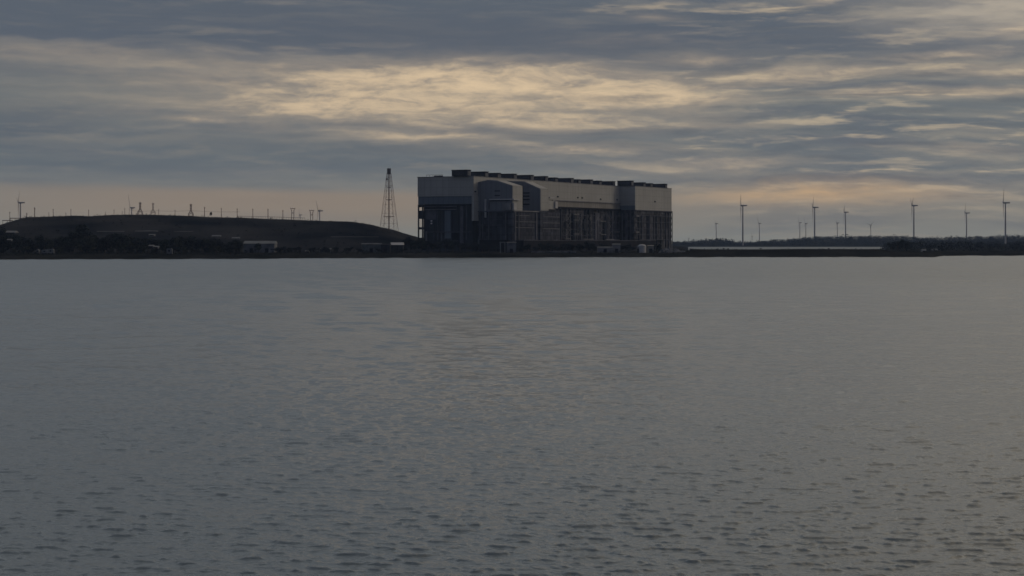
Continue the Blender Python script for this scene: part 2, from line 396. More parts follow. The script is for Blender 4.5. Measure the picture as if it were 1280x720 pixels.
# ------------------------------------------------------------------ ground heightfield
def interp(x, xs, ys): return np.interp(x, xs, ys)
SHX = [-400, 0, 300, 450, 640, 860, 1040, 1165, 1169, 1180, 1280, 1500, 1800]
SHY = [1160, 1173, 1215, 1262, 1312, 1345, 1352, 1356, 1360, 1467, 1500, 1530, 1540]
RPX = [700, 845, 880, 900, 925, 940, 960, 1000, 1020, 1100, 1130, 1160, 1190, 1240, 1280, 1700]
RPY = [303, 303.5, 301.5, 301, 304.5, 304, 301, 298.5, 296.5, 295.5, 296, 298, 297.5, 295.5, 295.5, 294]
def ground_h(x, Y):
    x = np.asarray(x, float); Y = np.asarray(Y, float)
    px = 640 + F * x / np.maximum(Y, 1)
    sh = interp(px, SHX, SHY) + (vnoise(x, Y, 22, 3) - .5) * 10 + (vnoise(x, Y, 7, 5) - .5) * 4
    d = Y - sh
    top = 3.4 + (vnoise(x, Y, 60, 1) - .5) * 1.2
    h = np.clip(d / 26.0, -1, 1); h = np.where(d > 0, np.minimum(top, 1.6 * np.clip(d / 5, 0, 1) + 0.05 * np.clip(d, 0, 40)), d * 0.15)
    # low spit on the right, higher bank, with open water behind it
    onspit = np.clip((px - 852) / 14, 0, 1) * np.clip((1112 - px) / 10, 0, 1)
    bank = 5.3 + (vnoise(x, Y, 35, 7) - .5) * 1.6
    hs = np.where(d > 0, np.minimum(bank * np.clip(d / 30 + .15, 0, 1), bank * np.clip((1560 - Y) / 40, -1, 1)), d * 0.15)
    hs = np.maximum(hs, -3); hs = np.where(Y > 4080, np.clip((Y - 4080) * .06, 0, 2.5), hs)
    h = h * (1 - onspit) + hs * onspit
    # wooded rise far back
    crest = CZ + (HY - interp(px, RPX, RPY)) / F * 4500 - 6.0
    k = np.clip((Y - 4150) / 380, 0, 1); k = k * k * (3 - 2 * k)
    far = np.where(px > 700, np.maximum(crest, 0.5), 3.5)
    h = h + k * np.maximum(far - h, 0)
    return h
def ground_at(x, Y): return float(ground_h(np.array([x]), np.array([Y]))[0])

def grid(name, xs, ys, hf, m, smooth=True):
    XX, YY = np.meshgrid(xs, ys); H = hf(XX, YY); nx, ny = len(xs), len(ys)
    co_ = np.stack([XX, YY, H], -1).reshape(-1, 3)
    me = bpy.data.meshes.new(name); idx = np.arange(nx * ny).reshape(ny, nx)
    q = np.stack([idx[:-1, :-1], idx[:-1, 1:], idx[1:, 1:], idx[1:, :-1]], -1).reshape(-1, 4)
    me.vertices.add(len(co_)); me.vertices.foreach_set('co', co_.ravel())
    me.loops.add(q.size); me.loops.foreach_set('vertex_index', q.ravel())
    me.polygons.add(len(q)); me.polygons.foreach_set('loop_start', np.arange(0, q.size, 4)); me.polygons.foreach_set('loop_total', np.full(len(q), 4))
    me.update(calc_edges=True); me.polygons.foreach_set('use_smooth', [smooth] * len(q)); me.materials.append(m)
    o = bpy.data.objects.new(name, me); COL.objects.link(o); return o
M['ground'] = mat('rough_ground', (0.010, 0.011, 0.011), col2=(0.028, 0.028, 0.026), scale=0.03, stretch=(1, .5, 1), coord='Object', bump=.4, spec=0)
xs = np.concatenate([np.linspace(-9000, -760, 24), np.arange(-740, 900, 6.0), np.linspace(940, 9000, 60)])
ys = np.concatenate([np.arange(1100, 1640, 5.0), np.linspace(1650, 4000, 50), np.arange(4040, 4700, 30), np.linspace(4800, 10500, 14)])
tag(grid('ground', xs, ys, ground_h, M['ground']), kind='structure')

# long flat-topped mound at the left
MX = [-260, -60, 0, 22, 42, 70, 110, 165, 230, 300, 340, 400, 440, 462, 480, 500, 515, 530, 560]
MY = [300, 292, 287.5, 277, 271, 270.3, 270, 268.2, 270, 272.4, 274, 276.2, 277.3, 280, 285.5, 291.5, 296.5, 303, 312]
def mound_h(x, Y):
    px = 640 + F * x / 1640.0
    c = CZ + (HY - interp(px, MX, MY)) / F * 1640
    up = np.clip((Y - 1440) / 200, 0, 1); up = np.sin(up * math.pi / 2) ** 1.15
    dn = np.clip((2300 - Y) / 350, 0, 1)
    bump = (vnoise(x, Y, 18, 2) - .5) * 1.3 + (vnoise(x, Y, 6, 4) - .5) * .6
    return -2 + (c + 2) * up * dn + bump * up * .8 - np.clip((Y - 1650) / 100, 0, 1) * 2.5
m_, n_, b_ = new_mat('mound_grass')
b_.inputs['Roughness'].default_value = .95; b_.inputs['Specular IOR Level'].default_value = 0
g_ = n_.nodes.new('ShaderNodeNewGeometry')
def _nz(scale, st, det):
    mp = n_.nodes.new('ShaderNodeMapping'); mp.inputs['Scale'].default_value = st
    n_.links.new(g_.outputs['Position'], mp.inputs[0])
    q = n_.nodes.new('ShaderNodeTexNoise'); q.inputs['Scale'].default_value = scale; q.inputs['Detail'].default_value = det
    n_.links.new(mp.outputs[0], q.inputs['Vector']); return q.outputs['Fac']
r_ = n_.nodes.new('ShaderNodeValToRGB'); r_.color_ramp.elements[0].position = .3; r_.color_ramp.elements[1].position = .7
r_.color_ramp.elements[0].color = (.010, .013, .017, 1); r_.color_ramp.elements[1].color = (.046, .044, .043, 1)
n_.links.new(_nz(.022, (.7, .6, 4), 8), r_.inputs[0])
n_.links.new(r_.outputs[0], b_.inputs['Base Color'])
M['mound'] = m_
xs = np.arange(-900, -40, 5.0); ys = np.concatenate([np.arange(1435, 1680, 5.0), np.arange(1690, 2320, 30)])
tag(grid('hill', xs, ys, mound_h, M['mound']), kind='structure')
def mound_at(px, Y=1650): 
    x = X(px, Y); return x, float(mound_h(np.array([x]), np.array([Y]))[0])

# ------------------------------------------------------------------ power station
TH = R(27.3); dX, dY = math.sin(TH), math.cos(TH); nX, nY = dY, -dX       # along the long wall; outwards from it
AY = 1500.0; AX = X(592, AY); ZB = 3.2
def s_at(px, q=0.0):
    r = (px - 640) / F; return (r * (AY + nY * q) - AX - nX * q) / (dX - r * dY)
def q_at(px, s=0.0):
    r = (px - 640) / F; return (r * (AY + dY * s) - AX - dX * s) / (nX - r * nY)
def z_at(py, s, q=0.0): return Z(py, AY + dY * s + nY * q)
ps = empty('power_station', (AX, AY, ZB), math.atan2(dY, dX))
tag(ps, 'huge pale grey block of a power station with dark lower walls on the far shore', 'power station')
OFF = (0, 0, -ZB)
def P(): return MB(OFF)
ZT = z_at(220.6, 0); ZC = z_at(245, 0); ZL = z_at(254.8, 0)      # eave, foot of cladding, foot of band
WID = -q_at(522, 0)
S1 = s_at(775, 0); QL = q_at(794, S1); SL = s_at(839.5, QL)
ZCl = z_at(251.5, s_at(730)); ZBl = z_at(259.5, s_at(730))
ZC = (ZC + ZCl) / 2
# upper cladding (main hall) and flat roof parapet
P().box(0, S1, 0, WID, ZC, ZT).build('upper_wall', M['clad'], ps)
P().box(-.25, S1, -.25, WID + .25, ZT + .003, ZT + .5).build('parapet', M['ledge'], ps)
# blue-grey band round the end and stained band along the side
P().box(.5, 14, .5, WID - .3, ZL, ZC - .05).build('end_band', M['blue'], ps)
P().box(14.05, S1, .35, WID - 5, ZBl, ZC - .05).build('side_band', M['clad2'], ps)
# dark lower walls: the far left corner is open steelwork
tgap = -q_at(528.6, 0)
P().box(2.5, 14, 2.5, tgap, 0, ZL - .05).build('lower_end_wall', M['dark2'], ps)
P().box(14.05, S1, 1.6, WID - 6, 0, ZBl - .05).build('lower_side_wall', M['dark'], ps)
for t in (WID - .5, tgap + .6): P().box(.3, 1.3, t - .5, t + .5, 0, ZL - .1).build('column', M['dark2'], ps)
for t in (WID - .5,): P().box(10.5, 11.5, t - .5, t + .5, 0, ZL - .1).build('column', M['dark2'], ps)
def beam(y0, y1, m='dark2'): P().box(.5, 1.5, tgap, WID, z_at(y1, 0), z_at(y0, 0)).build('cross_beam', M[m], ps)
beam(254.9, 258.5); beam(262.6, 273.2); beam(283.6, 286.6); beam(297, 299)
# end wall relief: wide pale strip, columns, openings, low walls
def ev(px0, px1, y0, y1, m, name, d=.7, s=2.5):
    P().box(s - d, s, -q_at(px0, s), -q_at(px1, s), z_at(y1, s), z_at(y0, s)).build(name, M[m], ps)
ev(575.5, 579.5, 257.5, 305, 'rib', 'wall_strip'); ev(583, 584, 256.5, 300, 'rib', 'wall_strip', .9)
ev(547, 548, 262, 300, 'rib', 'wall_strip', .4); ev(556, 563.5, 263, 298, 'blue', 'wall_panel', .3)
ev(532, 546, 262, 274, 'rib', 'wall_panel', .25); ev(532, 572, 257.2, 258.4, 'rib', 'walkway', 1.6)
ev(532, 572, 261, 261.8, 'ledge', 'walkway', 1.6)
ev(530, 590, 289.5, 290.3, 'rib', 'walkway', 1.6); ev(533, 534.2, 289, 301, 'ledge', 'vent_stack', 1.4)
ev(538.4, 540.3, 275, 276.6, 'glassy', 'window', .15); ev(538.4, 540.3, 278.2, 279.8, 'glassy', 'window', .15)
ev(543, 544, 291, 300, 'rib', 'vent_stack', 1.4); ev(552, 553, 291, 303, 'rib', 'vent_stack', 1.4); ev(565, 573, 291, 300, 'black', 'doorway', .2)
# corner return: the pale cladding runs further down here
P().box(-.3, s_at(598.5), -.6, 1.6, z_at(276, 0), ZC - .1).build('corner_panel', M['clad'], ps)
# projecting bays with folded roofs
def bay(spx, s0, q1, s1, prof):
    poly = [(0.3, z_at(312, s0))] + [(-q_at(px, s0) if px else -q1, z_at(py, s0, q_at(px, s0) if px else q1)) for px, py in prof] + [(-q1, z_at(264, s0, q1))]
    poly[0] = (0.3, poly[-1][1]); poly[1] = (0.3, poly[1][1])
    return P().prism_x(poly, s0, s1)
b1s = s_at(597.5); b1q = q_at(640, b1s); b1e = s_at(652.5, b1q)
b1 = bay(597, b1s, b1q, b1e, [(598, 227.6), (608, 225.4), (621, 226.2), (None, 232.3)]).build('projecting_bay', M['bay'], ps)
b2s = s_at(675, b1q); b2q = b1q; b2e = s_at(684, b2q)
r2 = s_at(675, b2q)
zz = lambda py, q: z_at(py, b2s, q)
poly = [(.3, zz(264, b2q)), (.3, zz(226.5, 0)), (-q_at(655, b2s), zz(227.4, q_at(655, b2s))), (-b2q, zz(236.3, b2q)), (-b2q, zz(264, b2q))]
b2 = P().prism_x(poly, b2s, b2e).build('projecting_bay', M['bay'], ps)
# pale sheets paint the light on long sides and folded tops of the bays
for (pl, sa, sb, q) in ((bay(597, b1s, b1q, b1e, [(598, 227.6), (608, 225.4), (621, 226.2), (None, 232.3)]), b1s, b1e, b1q),):
    pass
def shell(s0, s1, prof, nm, par):      # prof: (t, z) chain down the outer side, thin sheet painted paler as lit
    m_ = P()
    for (t0, z0), (t1, z1) in zip(prof[:-1], prof[1:]):
        d = Vector((0, t1 - t0, z1 - z0)).normalized(); nn = Vector((0, d.z, -d.y)) * -.5
        if nn.y > 0.01 and abs(d.y) < .3: nn = -nn
        if abs(d.y) > .3 and nn.z < 0: nn = -nn
        a = [(s0, t0, z0), (s1, t0, z0), (s1, t1, z1), (s0, t1, z1)]
        c = [(x, y + nn.y, z + nn.z) for x, y, z in a]
        m_.add(a + c, [(0, 1, 2, 3), (7, 6, 5, 4), (0, 4, 5, 1), (1, 5, 6, 2), (2, 6, 7, 3), (3, 7, 4, 0)])
    return m_.build(nm, M['clad'], par)
def z1_(py, q): return z_at(py, b1s, q)
shell(b1s + .3, b1e, [(-q_at(608, b1s), z1_(225.4, q_at(608, b1s))), (-q_at(621, b1s), z1_(226.2, q_at(621, b1s))), (-b1q, z1_(232.3, b1q)), (-b1q, z1_(263, b1q))], 'bay_lit_cladding', ps)
shell(b2s + .3, b2e + 2, [(.0, zz(226.5, 0)), (-q_at(655, b2s), zz(227.4, q_at(655, b2s))), (-b2q, zz(236.3, b2q)), (-b2q, zz(263, b2q))], 'bay_lit_cladding', ps)
# louvres on the bay ends
for y in (239.5, 243.5, 247.5, 253.5):
    P().box(b2s - .5, b2s, -q_at(654.5, b2s), -q_at(663, b2s), zz(y + 1.0, 15), zz(y, 15)).build('louvre', M['ledge'], ps)
    P().box(b2s - .3, b2s, -q_at(654.5, b2s), -q_at(662, b2s), zz(y + 2.5, 15), zz(y + 1.1, 15)).build('louvre_gap', M['black'], ps)
P().box(b2s - .2, b2s, -q_at(652.6, b2s), -q_at(654.2, b2s), zz(259, 15), zz(233, 15)).build('corner_slot', M['black'], ps)
for y in (238.2, 243.8):
    P().box(b1s - .4, b1s, -q_at(618.5, b1s), -q_at(625, b1s), z1_(y + 1.2, 15), z1_(y, 15)).build('louvre', M['black'], ps)
def onbay(px0, px1, y0, y1, m, name, d=1.2):
    q = (q_at(px0, b1s) + q_at(px1, b1s)) / 2
    return P().box(b1s - d, b1s - .02, -q_at(px0, b1s), -q_at(px1, b1s), z1_(y1, q), z1_(y0, q)).build(name, M[m], ps)
onbay(613, 639.8, 248.6, 250, 'pale', 'gantry_rail', 2.0); onbay(613, 637, 250.2, 251.4, 'black', 'gantry_gap', .5)
onbay(606.6, 608.2, 249, 272, 'pale', 'downpipe', 1.4); onbay(611, 612, 250, 262, 'rib', 'downpipe', 1.0)
onbay(629.5, 639.6, 254, 262.4, 'pale', 'plant_cabin', 3.0).data.materials[0] = M['ledge']
P().box(b1s - 1, s_at(647, b1q), -b1q - 2.2, -b1q - .6, z1_(250.2, b1q), z1_(248.4, b1q)).build('gantry_end', M['pale'], ps)
P().box(b1s - .5, s_at(643.3, b1q), -b1q - 2.0, -b1q - .6, z1_(262, b1q), z1_(253.5, b1q)).build('plant_cabin_end', M['pale'], ps)
# lower annexes with horizontal ledges
za = z1_(263.3, b1q)
a1e = s_at(671.5, b1q); a2s = s_at(674.5, b1q); a2e = s_at(699, b1q)
P().box(b1s + .02, a1e, .4, -b1q - .7, 0, za).build('annex', M['annex'], ps)
P().box(a2s, a2e, .4, -b1q - .7, 0, z_at(264.5, a2s, b1q)).build('annex', M['annex'], ps)
P().box(a1e, a2s, .4, -b1q + 4, 0, za - 8).build('annex_link', M['black'], ps)
P().box(b1s, a1e + .3, -b1q - .72, -b1q - 1.8, za - .6, za + .3).build('ledge', M['ledge'], ps)
for y, e in ((268.8, 660), (276.6, 668), (284, 666)):
    P().box(b1s + 3, s_at(e, b1q), -b1q - .72, -b1q - 1.5, z_at(y + .6, b1s, b1q), z_at(y, b1s, b1q)).build('ledge', M['ledge'], ps)
for y in (270.5, 278.2, 285.5):
    P().box(a2s + 4, a2e - 2, -b1q - .72, -b1q - 1.5, z_at(y + .6, a2s, b1q), z_at(y, a2s, b1q)).build('ledge', M['ledge'], ps)
for px in (641.5, 646, 668):
    P().box(s_at(px, b1q), s_at(px, b1q) + 1.6, -b1q - .72, -b1q - 1.7, 0, za - 1).build('rib', M['rib'], ps)
for px in (600, 603.5, 611, 632):
    P().box(b1s - 1.1, b1s, -q_at(px, b1s), -q_at(px + .9, b1s), 0, za - 1).build('rib', M['rib'], ps)
P().box(b1s - 1.6, b1s, -q_at(598, b1s), -q_at(639, b1s), za - 1, za - .1).build('ledge', M['rib'], ps)
# end step under bay one and long low front annex
P().box(b1s - 3, b1s - .02, -3, -b1q + 2, 0, z_at(300, b1s, 15)).build('low_annex', M['black'], ps)
P().box(b1s + 4, S1 - 6, -b1q - .75, -b1q - 9, 0, z_at(300.8, b1s, b1q)).build('low_annex', M['black'], ps)
P().box(b1s + 4, S1 - 6, -b1q - .75, -b1q - 9.4, z_at(300.8, b1s, b1q) + .003, z_at(300.8, b1s, b1q) + .5).build('roof_edge', M['rib'], ps)
# ledge and details at the foot of the pale cladding on the long side
P().box(s_at(690), S1, .3, -.9, ZC - .9, ZC - .06).build('ledge', M['ledge'], ps)
P().box(s_at(690), S1, 1.5, -1.3, ZBl - 1.8, ZBl - .1).build('black_gutter', M['black'], ps)  # black gutter strip along the foot of the side band
P().box(s_at(678), s_at(690.5), .2, -3, ZC - 9, ZC - 1).build('corner_panel', M['clad'], ps)
P().box(s_at(689), s_at(692), -3.0, -4.4, ZC - 8, ZC - 1.6).build('plant_cabin_end', M['pale'], ps)
P().box(s_at(682), s_at(688), -3.0, -4.2, ZC + 1.0, ZC + 2.3).build('gantry_end', M['pale'], ps)
# ribs over the dark side wall
rnd = random.Random(4)
px = 702.0
while px < 772:
    s = s_at(px); w_ = rnd.choice((.7, .9, 2.0)); dd = rnd.choice((.8, 1.4, 2.2))
    P().box(s, s + w_, 1.6, 1.6 - dd, 0, ZBl - rnd.choice((2, 2, 6, 12))).build('rib', M[rnd.choice(('rib', 'dark2', 'rib'))], ps)
    px += rnd.uniform(2.2, 5.5)
for a, b, y in ((716, 722, 267.5), (716, 722, 274.5), (716, 722, 292), (749, 756, 276), (750, 756, 292.5), (705, 712, 298), (728, 741, 298.5), (756, 766, 299), (769, 773, 289.5), (760, 773, 299.5)):
    P().box(s_at(a), s_at(b), 1.4, -1.6, z_at(y + .9, s_at(a)), z_at(y, s_at(a))).build('ledge', M['ledge'], ps)
for a, b, y0, y1 in ((707, 708.5, 276, 286), (730, 731.5, 274, 288), (737, 739, 262, 268), (765, 767, 264, 272), (744, 749, 266, 300), (697, 698.5, 284, 292)):
    P().box(s_at(a), s_at(b), 1.5, -.2, z_at(y1, s_at(a)), z_at(y0, s_at(a))).build('opening' if a != 744 else 'wall_panel', M['dark2' if a != 744 else 'rib'], ps)
# open steel floors and braced frames in front of the dark walls
fr_ = rnd
for z in (17.5, 23.5, 30.5, 37.0):
    P().box(s_at(703), S1 - 2, 1.6, .1, z, z + .55).build('walkway', M['rib'], ps)
    P().box(S1 + 3, SL - 3, -QL + 1.2, -QL - .1, z + 1.2, z + 1.7).build('walkway', M['rib'], ps)
for a in (708, 722.5, 735, 748, 761):
    m = P(); s0 = s_at(a); s1 = s0 + 9
    for z0, z1 in ((17.9, 23.5), (24, 30.5), (31, 37)):
        m.tube((s0, .3, z0), (s1, .3, z1), .22, n=4); m.tube((s1, .3, z0), (s0, .3, z1), .22, n=4)
    for sx_ in (s0, s1): m.tube((sx_, .3, 12), (sx_, .3, 38.5), .28, n=4)
    m.build('steel_frame', M['ledge'], ps)
# last block stands forward of the main wall
TL = -QL
ZCe = z_at(256.8, S1, QL); ZCs = z_at(263, s_at(815, QL), QL)
P().box(S1 + .02, SL, TL, WID, ZCs, ZT).build('upper_wall', M['clad'], ps)
P().box(S1 - .25, SL + .25, TL - .25, WID + .25, ZT + .004, ZT + .52).build('parapet', M['ledge'], ps)
P().box(S1 - .05, S1 + .5, TL + .02, 0, ZCs - .3, ZCe).build('end_band', M['blue'], ps)
P().box(S1 + .5, SL - .5, TL + 1.2, WID - 6, 0, ZCs - .05).build('lower_side_wall', M['dark'], ps)
P().box(S1 + .2, SL - .5, TL + 1.1, TL - .4, ZCs - .9, ZCs - .06).build('ledge', M['rib'], ps)
for px in (799, 803, 809.5, 811.5, 818, 821, 827, 833, 836.5):
    s = s_at(px, QL); w_ = rnd.choice((.8, 1.2, 2.0))
    P().box(s, s + w_, TL + 1.2, TL + 1.2 - rnd.choice((1.0, 1.8)), 0, ZCs - rnd.choice((1.5, 5))).build('rib', M[rnd.choice(('rib', 'dark2'))], ps)
for q0, wd in ((2, 1.0), (6, 2.2), (11, 1.0)):
    P().box(S1 - .5, S1 + .4, -q0, -q0 - wd, 0, ZCe - 8).build('rib', M['rib'], ps)
for y in (269.5, 289.5, 301):
    P().box(s_at(793, QL), s_at(797, QL), TL + 1, TL - 2.0, z_at(y + 1.2, S1, QL), z_at(y, S1, QL)).build('ledge', M['ledge'], ps)
P().box(s_at(794, QL), s_at(831, QL), TL + 1, TL - 5, z_at(299, S1, QL) - .6, z_at(299, S1, QL)).build('roof_edge', M['rib'], ps)
# tall slot at the far end and the open stair tower beyond
P().box(SL - .5, SL - .1, TL + 1.0, TL + 1.5, 0, ZCs).build('corner_slot', M['black'], ps)
st = P()
zz0 = 0.0; k = 0
while zz0 < ZCs - 2:
    st.box(SL + .3, SL + 4.4, TL + 1, TL + 5, zz0, zz0 + .5)
    st.box(SL + .3 + (k % 2) * 2.4, SL + 2 + (k % 2) * 2.4, TL + 1, TL + 5, zz0, zz0 + 2.6); zz0 += 3.2; k += 1
st.box(SL + .3, SL + .9, TL + .7, TL + 1.3, 0, ZCs); st.box(SL + 4.2, SL + 4.8, TL + .7, TL + 1.3, 0, ZCs)
st.build('stair_tower', M['roofp'], ps)
# small vents and lights on the pale walls
for px, y, q in ((593.6, 239.4, 0), (697, 245.8, 0), (722, 247, 0), (727.5, 247.3, 0), (750.5, 249, 0), (771, 249.6, 0), (818.5, 252, QL), (600.5, 230, 0)):
    s = s_at(px, q); P().box(s - .9, s + 1.4, -q - .5, -q, z_at(y + .8, s, q), z_at(y - .8, s, q)).build('wall_vent', M['black'], ps)
# rooftop plant
def unit(px_r, t0, t1, ln, base, h=5.0, q_base=0):
    s0 = s_at(px_r, -t0) - ln
    u = P().box(s0, s0 + ln, t0, t1, ZT + .55, ZT + h).build('roof_plant', M['black'], ps)
    mb = P(); 
    for kk in range(5): mb.box(s0 - .25, s0, t0 + .4, t1 - .4, ZT + 1 + kk * (h - 1.4) / 5, ZT + 1.35 + kk * (h - 1.4) / 5)
    mb.build('grille', M['rib'], u)
    P().box(s0 + .5, s0 + ln - .5, t0 - .3, t0 - .02, ZT + 1, ZT + h - .8).build('lit_side_panel', M['stone'], u)  # paler sheet, the light on this side put into its colour
    P().box(s0 - .4, s0 + ln + .4, t0 - .5, t1 + .4, ZT + h, ZT + h + .45).build('lid', M['black'], u)
T0, T1 = 4.5, 19.5
for pr, h in ((588.5, 5.4), (610.5, 5.0), (626, 4.6), (646, 5.0), (667, 5.0), (685, 4.9), (697, 4.3), (717, 4.9), (726, 4.2), (741, 4.9), (752, 4.4), (769, 4.9)):
    unit(pr, T0, T1, 6.5, ZT, h)
for pr, h in ((792, 5.4), (807, 4.6), (816, 4.2), (834, 4.8)):
    unit(pr, TL + 4, TL + 19, 6.5, ZT, h)
sr = -q_at(538, 4); s_r2 = -q_at(553, 4)
P().box(3, 5, s_r2, sr - 4, ZT + .55, ZT + 1.5).build('roof_pipe', M['black'], ps)
rl = P()
for i in range(6): 
    t = s_r2 + (sr + 4 - s_r2) * i / 5; rl.tube((4, t, ZT + .5), (4, t, ZT + 2.2), .12)
rl.tube((4, s_r2, ZT + 2.2), (4, sr + 4, ZT + 2.2), .12); rl.build('roof_rail', M['black'], ps)

# ------------------------------------------------------------------ trees
def leaf_cloud(rnd, lobes, n, size):
    mb = MB()
    for i in range(n):
        cx, cy, cz, rx, rz = lobes[rnd.randrange(len(lobes))]
        while True:
            a, b, c = rnd.uniform(-1, 1), rnd.uniform(-1, 1), rnd.uniform(-1, 1)
            d = a * a + b * b + c * c
            if .15 < d < 1: break
        p = Vector((cx + a * rx, cy + b * rx, cz + c * rz))
        u = Vector((rnd.uniform(-1, 1), rnd.uniform(-1, 1), rnd.uniform(-.7, .7))).normalized()
        w = u.orthogonal().normalized(); w = (w * math.cos(i) + u.cross(w) * math.sin(i))
        sz = size * rnd.uniform(.5, 1.2)
        mb.add([tuple(p - u * sz), tuple(p - w * sz * .6), tuple(p + u * sz), tuple(p + w * sz * .6)], [(0, 1, 2, 3)])
    return mb
def tree_proto(seed, wide, mname, tall=False):
    rnd = random.Random(seed); H = 12.0
    t = empty('tree', (0, 0, 0)); tr = MB()
    tr.tube((0, 0, -1), (0.1, 0, H * .35), .38, .28); tr.tube((0.1, 0, H * .35), (0.2, .1, H * .75), .28, .08)
    lobes = []
    for i in range(13 if not tall else 9):
        a = rnd.uniform(0, 6.28); rr = rnd.uniform(.15, 1) * wide * (.45 if tall else 1); z = H * rnd.uniform(.30, .88)
        rr *= (1.15 - abs(z / H - .5))
        x, y = rr * math.cos(a), rr * math.sin(a)
        rad = rnd.uniform(1.3, 2.5) * (.75 if tall else 1)
        lobes.append((x, y, z, rad, rad * .85)); tr.tube((0.1, 0, H * rnd.uniform(.2, .4)), (x, y, z), .14, .04, 5)
    tr.build('trunk', M['bark'], t)
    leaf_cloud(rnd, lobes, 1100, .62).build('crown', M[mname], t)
    return t
protos = [tree_proto(1, 4.2, 'leaf'), tree_proto(2, 5.2, 'leaf2'), tree_proto(3, 3.6, 'leaf3'), tree_proto(4, 4.8, 'leaf2'), tree_proto(5, 3.2, 'leaf', True)]
used = [False] * len(protos)
def put_tree(k, px, Y, top_py, label, group=None, wscale=1.0, cat='tree', zb=None):
    o = protos[k] if not used[k] else copy_tree(protos[k]); used[k] = True
    x = X(px, Y); z = ground_at(x, Y) if zb is None else zb
    H = Z(top_py, Y) - z; sc = max(H, 1.5) / 12.0
    o.location = (x, Y, z - .1); o.rotation_euler = (0, 0, rnd.uniform(0, 6.28)); o.scale = (sc * wscale, sc * wscale, sc)
    o['label'] = label; o['category'] = cat
    if group: o['group'] = group
    elif 'group' in o: del o['group']
    return o
rnd = random.Random(11)
put_tree(4, 101, 1400, 279, 'tall dark tree standing above the belt in front of the mound', wscale=1.25)
put_tree(1, 141, 1390, 289, 'broad dark tree below the highest part of the mound', wscale=.9)
put_tree(3, 109, 1380, 287, 'broad dark tree close beside the tallest tree of the belt', wscale=.9)
put_tree(0, 323, 1290, 303.5, 'bushy tree standing in front of the white-roofed shed', wscale=.9)
put_tree(1, 513.5, 1470, 293, 'round dark tree against the open left corner of the power station', wscale=.9)
put_tree(2, 3, 1500, 284, 'small tree on the shoulder of the mound at the photo edge')
TOPX = [0, 20, 40, 60, 80, 100, 120, 150, 165, 190, 230, 300]
TOPY = [294, 290, 293, 294, 292, 286, 293, 290, 294, 296, 293, 299]
for i in range(64):
    px = -14 + i * 5.0 + rnd.uniform(-2, 2)
    Y = rnd.uniform(1290, 1420); ty = np.interp(px, TOPX, TOPY) + abs(rnd.gauss(0, 3.5))
    put_tree(rnd.choice((0, 1, 2, 3)), px, Y, ty, 'dark tree in the crowded belt between the mound and the water', 'trees in the belt below the mound', wscale=rnd.uniform(.8, 1.1))
for i in range(40):
    px = -10 + i * 8.3 + rnd.uniform(-3, 3)
    if 42 < px < 70 or 303 < px < 346: continue
    put_tree(rnd.choice((0, 1, 2, 3)), px, rnd.uniform(1225, 1260), rnd.uniform(305, 311), 'low dark bushy tree at the water side of the tree belt', 'low trees along the left shore', wscale=1.35)
for px, ty, Y, w in ((345, 308, 1290, 1.4), (352, 306.5, 1300, 1.2), (362, 309, 1290, 1.5), (371, 307, 1320, 1.3), (392, 308, 1330, 1.5), (405, 307, 1330, 1.4),
                     (420, 308, 1330, 1.4), (436, 307.5, 1340, 1.4), (449, 310, 1330, 1.5), (474, 310, 1330, 1.5), (505, 309, 1370, 1.5), (492, 311, 1340, 1.5)):
    put_tree(rnd.choice((1, 3, 0)), px, Y, ty, 'low bushy tree between the white-roofed shed and the power station', 'low trees between shed and power station', wscale=w)
for px, ty, w in ((518, 301, 1.0), (526, 298, 1.0), (534, 301, 1.1), (541, 299.5, 1.0), (549, 302, 1.1), (557, 299, 1.0), (566, 301, 1.2), (575, 299.5, 1.0), (584, 303, 1.1), (592, 301, 1.1), (603, 304, 1.0), (611, 306, 1.2), (620, 305, 1.0)):
    put_tree(rnd.choice((1, 3, 0)), px, rnd.uniform(1425, 1465), ty, 'dark tree at the foot of the power station end wall', 'trees along the foot of the end wall', wscale=w)
for px, ty, w in ((648, 308, 1.4), (661, 304, 1.2), (675, 303, 1.2), (689, 302, 1.1), (700, 306, 1.3), (711, 303, 1.2), (721, 306, 1.3), (746, 305, 1.2), (756, 303, 1.1), (655, 306, 1.3), (668, 308, 1.3), (683, 305, 1.1), (695, 307, 1.3), (706, 304, 1.1), (716, 305, 1.2), (727, 302.5, 1.0), (733, 301, 1.0), (741, 303, 1.0), (782, 303, 1.1), (789, 305, 1.1), (813, 306, 1.2), (821, 304, 1.1)):
    put_tree(rnd.choice((1, 3)), px, rnd.uniform(1415, 1440), ty, 'dark tree below the long side of the power station', 'trees along the foot of the long wall', wscale=w)
put_tree(1, 1122, 1640, 297.5, 'broad dark tree clump at the end of the pale inlet', wscale=1.1)
put_tree(3, 1131, 1600, 301, 'dark round tree directly beside the clump at the inlet end', wscale=1.2)
put_tree(1, 1114, 1590, 302, 'smaller dark tree at the tip of the pale inlet', wscale=1.0)
for px, ty, w in ((1196, 313, 1.5), (1204, 311.5, 1.5), (1212, 312, 1.6), (1221, 313, 1.6), (1229, 314.5, 1.6), (1268, 313.5, 1.6), (1277, 312, 1.6), (1287, 312.5, 1.6)):
    put_tree(rnd.choice((1, 3)), px, rnd.uniform(1530, 1560), ty, 'low dark tree on the far right shore in front of the wood', 'low trees on the right shore', wscale=w)
for px, ty in ((897, 310.2), (905, 309.6), (910, 309.8), (951, 310.4), (1036, 311)):
    put_tree(1, px, 1515, ty, 'small dark bush on the crest of the low spit', 'bushes on the spit', wscale=1.5, cat='bush')
for k in range(len(protos)):
    assert used[k]

